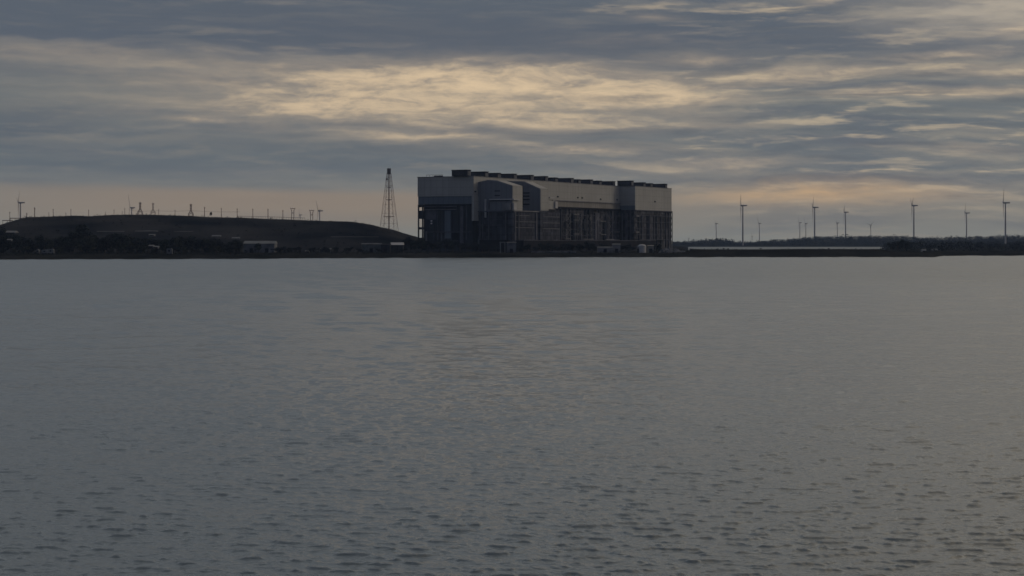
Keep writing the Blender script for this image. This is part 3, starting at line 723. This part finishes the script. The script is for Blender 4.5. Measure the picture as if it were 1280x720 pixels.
# distant wood and scrub (masses)
def mass(name, pts, size, nleaf, mname, label, cat):
    rnd = random.Random(len(pts)); mb = MB()
    for (x, Y, z, h) in pts:
        for j in range(nleaf):
            a, b, c = rnd.gauss(0, .45), rnd.gauss(0, .45), rnd.uniform(-.1, 1)
            k = math.sqrt(max(0, 1 - (2 * c - 1) ** 2)) * .5 + .3
            p = Vector((x + a * h * .75 * k * 1.6, Y + b * h * .75 * k, z + c * h))
            u = Vector((rnd.uniform(-1, 1), rnd.uniform(-1, 1), rnd.uniform(-.8, .8))).normalized(); w = u.orthogonal().normalized()
            w = w * math.cos(j) + u.cross(w) * math.sin(j); sz = size * h * rnd.uniform(.5, 1.2)
            mb.add([tuple(p - u * sz), tuple(p - w * sz * .7), tuple(p + u * sz), tuple(p + w * sz * .7)], [(0, 1, 2, 3)])
    return tag(mb.build(name, M[mname]), label, cat, kind='stuff')
pts = []
rnd = random.Random(21)
for i in range(46):
    px = rnd.choice((rnd.gauss(888, 5), rnd.gauss(901, 4), rnd.gauss(911, 3), rnd.gauss(872, 4))); Y = 4430; x = X(px, Y)
    pts.append((x, Y, ground_at(x, Y) - 1, rnd.uniform(9, 15)))
for i in range(2100):
    px = rnd.uniform(836, 1330); Y = rnd.choice((rnd.uniform(4420, 4600), rnd.uniform(4120, 4420)))
    x = X(px, Y); pts.append((x, Y, ground_at(x, Y) - 1, rnd.uniform(5, 10) * (1.35 if rnd.random() < .06 else 1)))
mass('distant_wood', pts, .13, 42, 'leaf2', 'blue-dark wood along the far ridge under the turbines', 'wood')
pts = []
for i in range(620):
    px = rnd.uniform(1104, 1330); Y = 1540 + (rnd.random() ** .9) * 2500
    if 1252 < px < 1262 and Y > 2500: continue
    x = X(px, Y); pts.append((x, Y, ground_at(x, Y) - .5, rnd.uniform(2.5, 6) * (1 + Y / 4000)))
mass('scrub_wood', pts, .13, 40, 'leaf2', 'dark scrubby woodland filling the low right shore', 'wood')
pts = []
for i in range(900):
    px = rnd.uniform(-20, 850); Y = np.interp(px, SHX, SHY) + rnd.uniform(10, 130)
    if Y > 1395 and px > 500: continue
    x = X(px, Y); pts.append((x, Y, ground_at(x, Y) - .3, rnd.uniform(.8, 2.4)))
for i in range(240):
    px = rnd.uniform(850, 1168); Y = np.interp(px, SHX, SHY) + rnd.uniform(8, 170)
    x = X(px, Y); pts.append((x, Y, ground_at(x, Y) - .2, rnd.uniform(.4, 1.1)))
mass('shore_scrub', pts, .16, 30, 'leaf2', 'low dark scrub and weeds along the shore', 'scrub')
pts = []
for i in range(420):
    px = rnd.uniform(-10, 505); Y = rnd.uniform(1625, 1648); x = X(px, Y)
    pts.append((x, Y, float(mound_h(np.array([x]), np.array([Y]))[0]) - .3, rnd.uniform(.4, 1.1)))
for i in range(420):
    px = rnd.uniform(0, 500); Y = 1470 + rnd.random() * 160; x = X(px, Y); z = float(mound_h(np.array([x]), np.array([Y]))[0])
    if z > 4: pts.append((x, Y, z - .3, rnd.uniform(.6, 2.2)))
mass('mound_weeds', pts, .2, 18, 'leaf2', 'thin dark weeds along the crest of the mound', 'weeds')

# ------------------------------------------------------------------ lattice mast
MYY = 1700.0; mz0 = 4.0; mt = Z(210.5, MYY)
mast = empty('lattice_mast', (X(486.2, MYY), MYY, mz0), R(20))
tag(mast, 'tall tapering lattice mast with a dark central column, standing alone behind the mound', 'mast')
H = mt - mz0; hw0 = 9.2; hw1 = 1.7
def hw(z): return hw0 + (hw1 - hw0) * min(1, z / (H * .94))
for sx in (-1, 1):
    for sy in (-1, 1):
        m2 = MB(); m2.tube((sx * hw(0), sy * hw(0), -1), (sx * hw1, sy * hw1, H * .94), .18, .13); m2.build('leg', M['mast'], mast)
br = MB(); zs = [0]
while zs[-1] < H * .92: zs.append(zs[-1] + max(3.6, hw(zs[-1]) * 1.5))
zs[-1] = H * .94
for z0, z1 in zip(zs[:-1], zs[1:]):
    a, b = hw(z0), hw(z1); ca = [(-a, -a), (a, -a), (a, a), (-a, a)]; cb = [(-b, -b), (b, -b), (b, b), (-b, b)]
    for i in range(4):
        j = (i + 1) % 4
        br.tube((*ca[i], z0), (*cb[j], z1), .075, n=4); br.tube((*ca[j], z0), (*cb[i], z1), .075, n=4); br.tube((*cb[i], z1), (*cb[j], z1), .075, n=4)
br.build('bracing', M['mast'], mast)
c_ = MB(); c_.tube((0, 0, 0), (0, 0, H), .6, .5, 8); c_.build('central_column', M['mast'], mast)
for py, w_ in ((270.8, 4.6), (249.5, 2.7), (234, 1.9)):
    z = Z(py, MYY) - mz0; m2 = MB(); m2.box(-w_, w_, -w_ * .5, w_ * .5, z - .25, z + .25); m2.build('platform', M['mast'], mast)
m2 = MB(); m2.box(-1.5, 1.5, -1.5, 1.5, H * .93, H); m2.build('antenna_head', M['steel'], mast)
m2 = MB(); m2.tube((-2.2, -.5, Z(224, MYY) - mz0), (-2.2, -1.3, Z(224, MYY) - mz0), 1.0, .8, 10); m2.tube((-2.2, -.5, Z(224, MYY) - mz0), (0, 0, Z(224, MYY) - mz0), .15); m2.build('dish', M['mast'], mast)

# ------------------------------------------------------------------ wind turbines
def turbine_proto():
    t = empty('wind_turbine', (0, 0, 0))
    m = MB(); m.tube((0, 0, -6), (0, 0, 94), 2.2, 1.3, 14); m.build('tower', M['turb'], t)
    m = MB(); m.add([(-3.4, -1.9, 93.5), (-3.4, 1.9, 93.5), (-3.4, 1.9, 97.3), (-3.4, -1.9, 97.3), (10.2, -1.5, 94.1), (10.2, 1.5, 94.1), (10.2, 1.5, 96.9), (10.2, -1.5, 96.9)],
                    [(3, 2, 1, 0), (4, 5, 6, 7), (0, 1, 5, 4), (1, 2, 6, 5), (2, 3, 7, 6), (3, 0, 4, 7)]); m.build('nacelle', M['turb'], t)
    h = MB(); h.tube((-6.0, 0, 95.4), (-3.4, 0, 95.4), .8, 1.8, 12); h.build('hub', M['turb'], t)
    for i in range(3):
        b = MB(); n = 8; secs = []
        for k in range(n + 1):
            z = 1.0 + 41 * k / n; c = (1.2 if k == 0 else 3.0 * (1 - k / n) ** .8 + .5); th = .5 * c * (.5 if k else .9)
            secs.append([(-th, 0, z), (0, c * .5, z), (th, 0, z), (0, -c * .5, z)])
        vs = [p for s_ in secs for p in s_]
        fs = [(4*k + j, 4*k + (j+1) % 4, 4*k + 4 + (j+1) % 4, 4*k + 4 + j) for k in range(n) for j in range(4)] + [(0, 3, 2, 1), (4*n, 4*n+1, 4*n+2, 4*n+3)]
        b.add(vs, fs); o = b.build('blade', M['turb'], t); o.location = (-4.8, 0, 95.4); o.rotation_euler = (R(120 * i), 0, 0)
    return t
tp = turbine_proto(); first = [True]
def put_turbine(px, hub_py, Y, label, rot, yaw=0, sc=1.0):
    o = tp if first[0] else copy_tree(tp); first[0] = False
    zb = Z(hub_py, Y) - 95.4 * sc
    o.location = (X(px, Y), Y, zb); o.rotation_euler = (0, 0, R(yaw)); o.scale = (sc, sc, sc)
    i = 0
    for c in o.children:
        if c.name.startswith('blade'): c.rotation_euler = (R(rot + 120 * i), 0, 0); i += 1
    o['label'] = label; o['category'] = 'wind turbine'; o['group'] = 'wind turbines behind the shore'
G = [(928.5, 257, 4280, 'tall wind turbine nearest the right end of the power station, its whole tower in view', 50, -8, 1),
     (1018.3, 259.3, 4650, 'tall wind turbine on the wood crest beside two small faint ones', 48, -5, 1),
     (1142.3, 257, 4560, 'tall wind turbine above the dark tree clump at the inlet end', 60, -6, 1),
     (1256.8, 253.6, 4105, 'tallest wind turbine, its pale tower foot standing clear against the wood', 35, -12, 1),
     (1057, 265.3, 5000, 'middle-sized wind turbine beside a smaller faint one', 55, -8, .86),
     (1208.2, 266.3, 4900, 'middle-sized wind turbine between the two tallest ones at the right', 40, -10, .86),
     (949.3, 279.2, 5400, 'small faint wind turbine just right of the one with its whole tower in view', 30, -30, .58),
     (895.3, 279.6, 5400, 'small faint wind turbine above the lumpy trees nearest the power station', 85, 0, .58),
     (999.8, 278.4, 5500, 'small faint wind turbine, first of the close pair by a tall one', 88, -4, .58),
     (1007.3, 279.4, 5600, 'small faint wind turbine, second of the close pair by a tall one', 20, -25, .58),
     (1046.8, 278.8, 5500, 'small faint wind turbine just left of a middle-sized one', 45, -20, .56),
     (1088.5, 281.5, 6000, 'very faint small wind turbine standing alone over the wood', 65, -60, .5),
     (940.2, 295.4, 5600, 'tiny faint wind turbine low between two larger ones', 10, -30, .35),
     (861, 298.6, 5600, 'tiny faint wind turbine low beside the power station', 50, -30, .35),
     (25.5, 253.4, 4200, 'wind turbine at the left end of the mound with its blades edge-on', 75, 10, 1),
     (164.6, 259.7, 4600, 'wind turbine peeping over the highest part of the mound', 25, -6, .9),
     (399.6, 263.6, 4700, 'wind turbine over the mound beside the twin-legged masts', 40, -8, .9),
     (375.3, 268.6, 5200, 'small wind turbine low over the mound between the twin-legged masts', 110, 12, .6)]
for px, hy, Y, lab, rot, yaw, sc in G: put_turbine(px, hy, Y, lab, rot, yaw, sc)

# ------------------------------------------------------------------ pylons, portal masts, poles on and behind the mound
def pylon_proto():
    t = empty('pylon', (0, 0, 0)); H = 46.0
    def w_(z): return 4.0 - .9 * z / 32 if z < 32 else max(.9, 3.1 - (z - 32) * .55)
    m = MB()
    for sx in (-1, 1):
        for sy in (-1, 1):
            m.tube((sx * w_(0), sy * w_(0), 0), (sx * 3.1, sy * 3.1, 32), .26); m.tube((sx * 3.1, sy * 3.1, 32), (sx * .9, sy * .9, 36), .24); m.tube((sx * .9, sy * .9, 36), (sx * .9, sy * .9, H), .24)
    z = 0
    while z < H - 3:
        a, b = w_(z), w_(z + 3.8)
        for s_ in (-1, 1):
            m.tube((-a, s_ * a, z), (b, s_ * b, z + 3.8), .16, n=4); m.tube((a, s_ * a, z), (-b, s_ * b, z + 3.8), .16, n=4)
            m.tube((s_ * a, -a, z), (s_ * b, b, z + 3.8), .16, n=4); m.tube((s_ * a, a, z), (s_ * b, -b, z + 3.8), .16, n=4)
        z += 3.8
    m.build('tower', M['mast'], t)
    for z, w2 in ((33, 4.2), (44.8, 2.0)):
        m = MB(); m.tube((-w2, 0, z + .3), (w2, 0, z + .3), .3, n=4); m.tube((-w2, 0, z), (0, 0, z + 2), .14, n=4); m.tube((w2, 0, z), (0, 0, z + 2), .14, n=4)
        m.build('crossarm', M['mast'], t)
    return t
pp = pylon_proto()
for i, (px, ty, lab) in enumerate(((175.2, 252.5, 'dark lattice pylon just right of a wind turbine on the mound'),
                                   (191.3, 253.5, 'dark lattice pylon, second of the close pair over the mound top'),
                                   (238.6, 254.8, 'dark lattice pylon standing alone over the middle of the mound'))):
    o = pp if i == 0 else copy_tree(pp); Y = 2500
    o.location = (X(px, Y), Y, Z(ty, Y) - 46.5); o.rotation_euler = (0, 0, R(10 * i)); tag(o, lab, 'pylon', 'lattice pylons behind the mound')
def portal_proto():
    t = empty('portal_mast', (0, 0, 0)); H = 24.0
    for s_ in (-1, 1):
        m = MB(); m.tube((s_ * 1.35, 0, -6), (s_ * 1.35, 0, H - 1.5), .42, .36); m.build('leg', M['mast'], t)
    m = MB(); m.tube((-2.9, 0, H - .2), (2.9, 0, H - .2), .35); m.tube((-2.9, 0, H - .2), (-1.35, 0, H - 3), .2); m.tube((2.9, 0, H - .2), (1.35, 0, H - 3), .2)
    m.tube((-1.35, 0, H - 4), (1.35, 0, H - 7), .16); m.tube((1.35, 0, H - 4), (-1.35, 0, H - 7), .16); m.build('crossbeam', M['mast'], t)
    for k, x in enumerate((-2.6, 0, 2.6)):
        m = MB(); m.tube((x, 0, H), (x, 0, H + 1.0), .16); m.build('insulator', M['steel'], t)
    return t
pt = portal_proto()
for i, (px, ty, lab) in enumerate(((366, 260, 'twin-legged mast with a wide top beam, beside a small low turbine'),
                                   (389.6, 262.4, 'twin-legged mast with a wide top beam, left of a wind turbine'))):
    o = pt if i == 0 else copy_tree(pt); Y = 2150
    o.location = (X(px, Y), Y, Z(ty, Y) - 24.5); tag(o, lab, 'mast', 'twin-legged masts behind the mound')
def pole_proto():
    t = empty('utility_pole', (0, 0, 0))
    m = MB(); m.tube((0, 0, -2), (0, 0, 9), .3, .2, 8); m.build('post', M['mast'], t)
    m = MB(); m.box(-.6, .6, -.08, .08, 7.9, 8.1); m.build('crossarm', M['mast'], t)
    for x in (-.5, .5):
        m = MB(); m.tube((x, 0, 8.1), (x, 0, 8.5), .07); m.build('insulator', M['steel'], t)
    return t
pl = pole_proto()
poles = [(12.2, 264.6, 275, 'thin pole left of the edge-on turbine at the foot of the mound'), (33.4, 266, None, 'short thin pole just right of the edge-on turbine'), (43.3, 259.2, None, 'thin pole at the left shoulder of the mound crest'),
         (66.5, 261, None, 'thin pole on the mound, next one right of the shoulder pole'), (88.6, 261.3, None, 'thin pole on the mound, midway between shoulder and tall tree'),
         (110.7, 262, None, 'thin pole on the mound crest above the tallest tree of the belt'), (142.5, 261.8, None, 'thin pole on the mound crest, well left of the peeping turbine'),
         (152.8, 264, None, 'short thin pole of the pair left of the peeping turbine'), (156, 260.2, None, 'taller thin pole of the pair left of the peeping turbine'),
         (198.3, 261.4, None, 'thin pole just right of the close pylon pair'), (218.8, 262.2, None, 'thin pole left of the lone lattice pylon'),
         (255.7, 258.6, None, 'tall thin pole right of the lone lattice pylon'), (276.7, 259.8, None, 'dark stout pole on the middle of the mound crest'),
         (296.5, 260.4, None, 'thin pole standing where the crest rail begins'), (316, 260.8, None, 'first thin pole behind the crest rail'), (335, 261, None, 'second thin pole behind the crest rail'),
         (353.6, 262.6, None, 'thin pole left of the twin-legged masts'), (61, 265.5, None, 'very short post right of the shoulder pole'), (82.3, 265.8, None, 'very short post on the left part of the mound crest'),
         (131.8, 264.8, None, 'very short post above the middle of the tree belt')]
for i, (px, ty, by, lab) in enumerate(poles):
    o = pl if i == 0 else copy_tree(pl); Y = 1680
    x, z = mound_at(px, Y)
    if px < 20: z = Z(276, Y)
    h = Z(ty, Y) - z; o.location = (x, Y, z); k = h / 9.0; o.scale = (max(k, .8), max(k, .8), k); o.rotation_euler = (0, 0, R((i * 23) % 50))
    tag(o, lab, 'utility pole', 'thin poles along the mound crest')
# small round-topped bush on the crest
put_tree(2, 264, 1670, 264.6, 'tiny bushy tree on the mound crest between two thin poles', wscale=.8, zb=mound_at(264, 1670)[1] + .5)
# rail along the crest
fe = empty('crest_rail', (*[X(297, 1690), 1690], mound_at(297, 1690)[1])); tag(fe, 'thin post and rail fence along the right half of the mound crest', 'fence')
ox, oy, oz = fe.location
rp_ = MB((-ox, -oy, -oz)); pv = None
for i in range(30):
    px = 297 + i * 2.9; x, z = mound_at(px, 1690); zt = Z(np.interp(px, [297, 345, 381], [270.2, 271.2, 272.5]), 1690)
    m = MB((-ox, -oy, -oz)); m.tube((x, 1690, z - 1), (x, 1690, zt), .12); m.build('post', M['mast'], fe)
    if pv: rp_.tube(pv, (x, 1690, zt), .17, n=5)
    pv = (x, 1690, zt)
rp_.build('rail', M['mast'], fe)
# service gantry left of the edge-on turbine
ga = empty('pipe_gantry', (X(9, 1750), 1750, Z(276, 1750))); tag(ga, 'low pipe gantry with two level beams at the left foot of the mound crest', 'gantry')
def gb(px0, px1, py, nm):
    m = MB(); Y = 1750; x0 = X(px0, Y) - ga.location.x; x1 = X(px1, Y) - ga.location.x; z = Z(py, Y) - ga.location.z
    m.box(x0, x1, -.5, .5, z - .35, z + .35); m.build(nm, M['mast'], ga)
    for x in (x0 + .3, x1 - .3, (x0 + x1) / 2):
        m = MB(); m.tube((x, 0, z - 12), (x, 0, z), .2); m.build('post', M['mast'], ga)
gb(3, 16, 275.6, 'beam'); gb(12.5, 27, 272.8, 'beam')
# overhead cables between the pylons
for k, (pa, pb, lab) in enumerate(((165, 191.3, 'faint overhead cable between turbine and close pylon pair'), (191.3, 238.6, 'faint overhead cable strung from the close pylon pair to the lone pylon'), (238.6, 300, 'faint overhead cable running right from the lone pylon'))):
    m = MB(); Y = 2500; n = 10; prev = None
    for i in range(n + 1):
        u = i / n; q = (X(pa + (pb - pa) * u, Y), Y, Z(263.2 + (265.8 if k == 2 else 263.4) * 0 + 3.2 * u * (1 - u) + (1.5 * u if k == 2 else 0), Y))
        if prev: m.tube(prev, q, .16, n=4)
        prev = q
    tag(m.build('overhead_cable', M['mast']), lab, 'cable', 'cables between the pylons')

# ------------------------------------------------------------------ low buildings and small things along the shore
def shed(px0, px1, ytop, Y, depth, label, roofm='roofp', wallm='shedw', roof_h=1.2, name='shed', cat='shed', door=True, zb=None):
    x0, x1 = X(px0, Y), X(px1, Y); z0 = ground_at((x0 + x1) / 2, Y) - .3 if zb is None else zb; zt = Z(ytop, Y)
    o = empty(name, ((x0 + x1) / 2, Y, z0)); w_ = x1 - x0; h = zt - z0 - roof_h; tag(o, label, cat)
    m = MB(); m.box(-w_/2, w_/2, 0, depth, 0, h); m.build('wall', M[wallm], o)
    m = MB(); m.prism_x([(-.5, h + .003), (depth + .5, h + .003), (depth / 2, h + roof_h)], -w_/2 - .4, w_/2 + .4); m.build('roof', M[roofm], o)
    if door:
        n = max(1, int(w_ / 9))
        for i in range(n):
            cx = -w_/2 + w_ * (i + .5) / n; m = MB(); m.box(cx - 1.3, cx + 1.3, -.12, -.004, .3, min(h * .72, 3.6)); m.build('door', M['black'], o)
    return o
shed(304.5, 343, 301.2, 1330, 16, 'long pale-roofed shed between the tree belt and the bare mound foot', wallm='stone', roof_h=2.0)
shed(452, 476, 304, 1400, 12, 'low dull grey shed with a flat roof at the right foot of the mound', wallm='shedw', roofm='stone', roof_h=.8)
shed(476, 487.5, 304.8, 1390, 10, 'dark low hut between the grey shed and the bright-roofed one', roofm='black', wallm='dark2', roof_h=.6, name='hut', cat='hut')
shed(488.5, 503.5, 303.0, 1400, 12, 'small shed with a bright white roof edge near the lattice mast', roofm='pale', wallm='dark2', roof_h=2.0)
shed(-6, 18, 288.3, 1500, 12, 'long low building with a dull pale roof at the far left of the shore', wallm='dark2', roof_h=1.6, zb=Z(292.5, 1500))
shed(633.5, 645, 302.4, 1405, 8, 'square pale gatehouse with a big dark opening before the power station', wallm='stone', roofm='stone', roof_h=.5, name='gatehouse', cat='gatehouse')
for a, b in ((626.5, 628), (631.5, 633)):
    pass
fr = empty('gate_frame', (X(628, 1408), 1408, ground_at(X(628, 1408), 1408))); tag(fr, 'small pale portal frame beside the square gatehouse', 'frame')
zt = Z(303.5, 1408) - fr.location.z
for x in (-1.6, 2.0): m = MB(); m.box(x - .4, x + .4, -.4, .4, -.5, zt); m.build('post', M['roofp'], fr)
m = MB(); m.box(-2.2, 2.6, -.45, .45, zt + .003, zt + .8); m.build('lintel', M['roofp'], fr)
shed(747, 766, 308.4, 1400, 8, 'long low pale shed in front of the long dark wall', wallm='ledge', roof_h=.6)
shed(766, 775.5, 304.6, 1404, 8, 'taller pale hut stepping up beside the long low shed', wallm='ledge', roof_h=.6, name='hut', cat='hut')
# rounded pale tank
tk = empty('storage_tank', (X(802.5, 1410), 1410, ground_at(X(802.5, 1410), 1410))); tag(tk, 'pale rounded storage tank before the last block of the power station', 'tank')
m = MB(); rr = 3.3; hh = Z(305.2, 1410) - tk.location.z - 1.2; n = 20
m.tube((0, 0, 0), (0, 0, hh), rr, n=n); m.build('shell', M['pale'], tk)
m = MB(); m.tube((0, 0, hh + .003), (0, 0, hh + .9), rr, rr * .6, n); m.tube((0, 0, hh + .9), (0, 0, hh + 1.2), rr * .6, .4, n); m.build('dome', M['pale'], tk)
shed(797, 799.5, 308, 1408, 5, 'tiny pale kiosk hard against the rounded tank', wallm='ledge', roof_h=.4, name='kiosk', cat='kiosk')
shed(810, 817, 306.4, 1412, 7, 'small brownish hut right of the rounded tank', wallm='clad2', roofm='clad2', roof_h=.6, name='hut', cat='hut')
# long low wall
lw = MB(); Y = 1400; zb = ground_at(X(690, Y), Y)
lw.box(X(664, Y), X(720, Y), Y, Y + .6, zb - .5, Z(314.1, Y)); lw.box(X(664, Y) - .2, X(720, Y) + .2, Y - .2, Y + .8, Z(314.1, Y) + .003, Z(314.1, Y) + .25)
tag(lw.build('boundary_wall', M['ledge']), 'long low grey wall between the shore and the power station', 'wall')
# rock heap at the right end of the power station
rnd = random.Random(5); rk = MB()
for i in range(520):
    px = rnd.uniform(824, 856); Y = rnd.uniform(1380, 1430); x = X(px, Y)
    prof = np.interp(px, [824, 830, 838, 846, 856], [.6, 3.6, 4.2, 2.8, .3]); z = ground_at(x, Y) + rnd.uniform(0, 1) * prof * (1 - abs(Y - 1405) / 34)
    r0 = rnd.uniform(.5, 1.2); vs = [(x + r0 * a * rnd.uniform(.7, 1.2), Y + r0 * b * rnd.uniform(.7, 1.2), z + r0 * c * rnd.uniform(.6, 1)) for a, b, c in ((1,0,0),(-1,0,0),(0,1,0),(0,-1,0),(0,0,1),(0,0,-1))]
    rk.add(vs, [(0,2,4),(2,1,4),(1,3,4),(3,0,4),(2,0,5),(1,2,5),(3,1,5),(0,3,5)])
tag(rk.build('rock_bank', M['stone']), 'pale grey bank of heaped rocks at the right end of the power station', 'rocks', kind='stuff')
# parked white vehicles and small pale huts on the left shore
def van(px0, px1, ytop, Y, label, name='caravan', cat='caravan', m1='roofp', zb=None):
    x0, x1 = X(px0, Y), X(px1, Y); z0 = ground_at((x0 + x1) / 2, Y) if zb is None else zb; zt = Z(ytop, Y); h = max(zt - z0, 1.8)
    o = empty(name, ((x0 + x1) / 2, Y, z0)); w_ = x1 - x0; tag(o, label, cat, None)
    m = MB(); m.prism_y([(-w_/2, .55), (w_/2, .55), (w_/2, h * .85), (w_/2 - .5, h), (-w_/2 + .4, h), (-w_/2, h * .8)], 0, 2.2); m.build('body', M[m1], o)
    for i in range(max(1, int(w_ / 3))):
        cx = -w_/2 + w_ * (i + .5) / max(1, int(w_ / 3)); m = MB(); m.box(cx - .6, cx + .6, -.06, -.004, h * .5, h * .75); m.build('window', M['black'], o)
    for cx in (-w_ * .28, w_ * .28):
        m = MB(); m.tube((cx, -.02, .4), (cx, .25, .4), .4, n=12); m.build('wheel', M['black'], o)
    return o
van(45, 48.6, 311.7, 1222, 'small pale caravan left of the longer ones at the water side'); van(52, 58.5, 312.3, 1222, 'long pale caravan, left one of the touching pair by the water')
van(59.2, 67, 311.3, 1222, 'long pale caravan, right one of the touching pair by the water')
shed(9, 13.5, 298.6, 1280, 4, 'tiny pale hut among the trees at the far left', wallm='stone', roof_h=.8, name='hut', cat='hut', zb=Z(301.5, 1280))
shed(186, 191, 306, 1224, 5, 'pale cabin in a gap of the low trees by the left shore', wallm='stone', roof_h=.8, name='cabin', cat='cabin', zb=Z(310, 1224))
shed(191.5, 197, 307.3, 1224, 5, 'slightly lower pale cabin touching the cabin in the tree gap', wallm='stone', roof_h=.8, name='cabin', cat='cabin', zb=Z(310.6, 1224))
van(208, 215, 310.4, 1222, 'dull grey caravan right of the two pale cabins', m1='stone')
shed(186, 192.5, 292.6, 1475, 6, 'small pale hut on the lower slope of the mound', wallm='roofp', roof_h=.6, name='hut', cat='hut', zb=Z(295.2, 1475))
shed(265, 275, 293.8, 1475, 6, 'thin pale-roofed hut low on the mound slope above the tree belt', wallm='stone', roof_h=1.0, name='hut', cat='hut', zb=Z(296, 1475))
shed(290, 298.5, 296.4, 1470, 6, 'thin pale-roofed hut on the mound slope beside the long shed', wallm='stone', roof_h=1.0, name='hut', cat='hut', zb=Z(298.8, 1470))
shed(382, 386.5, 313.2, 1330, 4, 'tiny bright hut among low bushes right of the long shed', wallm='roofp', roofm='pale', roof_h=.5, name='hut', cat='hut')
shed(400, 413, 310.2, 1400, 5, 'very low pale-roofed hut halfway between long shed and lattice mast', wallm='dark2', roof_h=.8, name='hut', cat='hut')
shed(862.5, 865.5, 310.4, 1400, 4, 'tiny pale hut on the near end of the spit', wallm='stone', roof_h=.5, name='hut', cat='hut')
shed(1153, 1157.5, 311.2, 1500, 5, 'small white house on the shore behind the tip of the spit', wallm='pale', roofm='roofp', roof_h=1.2, name='house', cat='house')
shed(1166, 1172, 311.0, 1600, 6, 'dull white house right of the small white house on the shore', wallm='roofp', roofm='roofp', roof_h=1.2, name='house', cat='house')
# pale service tracks on the mound slope
M['track'] = mat('pale_track', (.075, .077, .078), var=.35, scale=.1)
def track(px0, px1, py, th, Y0=1500):
    xs_ = np.arange(X(px0, Y0), X(px1, Y0), 4.0); vs = []; fs = []
    zt = Z(py, Y0)
    Ys = np.arange(1440, 1640, 1.0)
    for x in xs_:
        col = mound_h(np.full_like(Ys, x), Ys); i = int(np.argmin(np.abs(col - zt - 1.2 * (vnoise([x], [0], 40, 9)[0] - .5)))); i = max(2, min(len(Ys) - 8, i))
        for Y in (Ys[i], Ys[i] + th * 1.5, Ys[i] + th * 3): vs.append((x, Y, float(mound_h(np.array([x]), np.array([Y]))[0]) + .35))
    for k in range(len(xs_) - 1):
        for j in range(2): a = k * 3 + j; fs.append((a, a + 3, a + 4, a + 1))
    m = MB(); m.add(vs, fs); tag(m.build('track', M['track'], smooth=True), kind='structure')
track(160, 194, 289.3, 1.2); track(112, 152, 289.6, .8); track(210, 236, 290.2, .7); track(410, 470, 297, .8)

# ------------------------------------------------------------------ haze
hz = MB(); hz.box(-7000, 7000, -900, 12000, -4.5, 420)
ho = hz.build('haze', bpy.data.materials.new('haze')); hm = ho.data.materials[0]; hm.use_nodes = True; hn = hm.node_tree; hn.nodes.clear()
pv_ = hn.nodes.new('ShaderNodeVolumePrincipled'); pv_.inputs['Color'].default_value = (.50, .68, 1.0, 1); pv_.inputs['Density'].default_value = 3.0e-5
pv_.inputs['Anisotropy'].default_value = 0.2
oo = hn.nodes.new('ShaderNodeOutputMaterial'); hn.links.new(pv_.outputs[0], oo.inputs['Volume'])
tag(ho, 'thin blue-grey haze over the far shore', 'haze', kind='stuff')
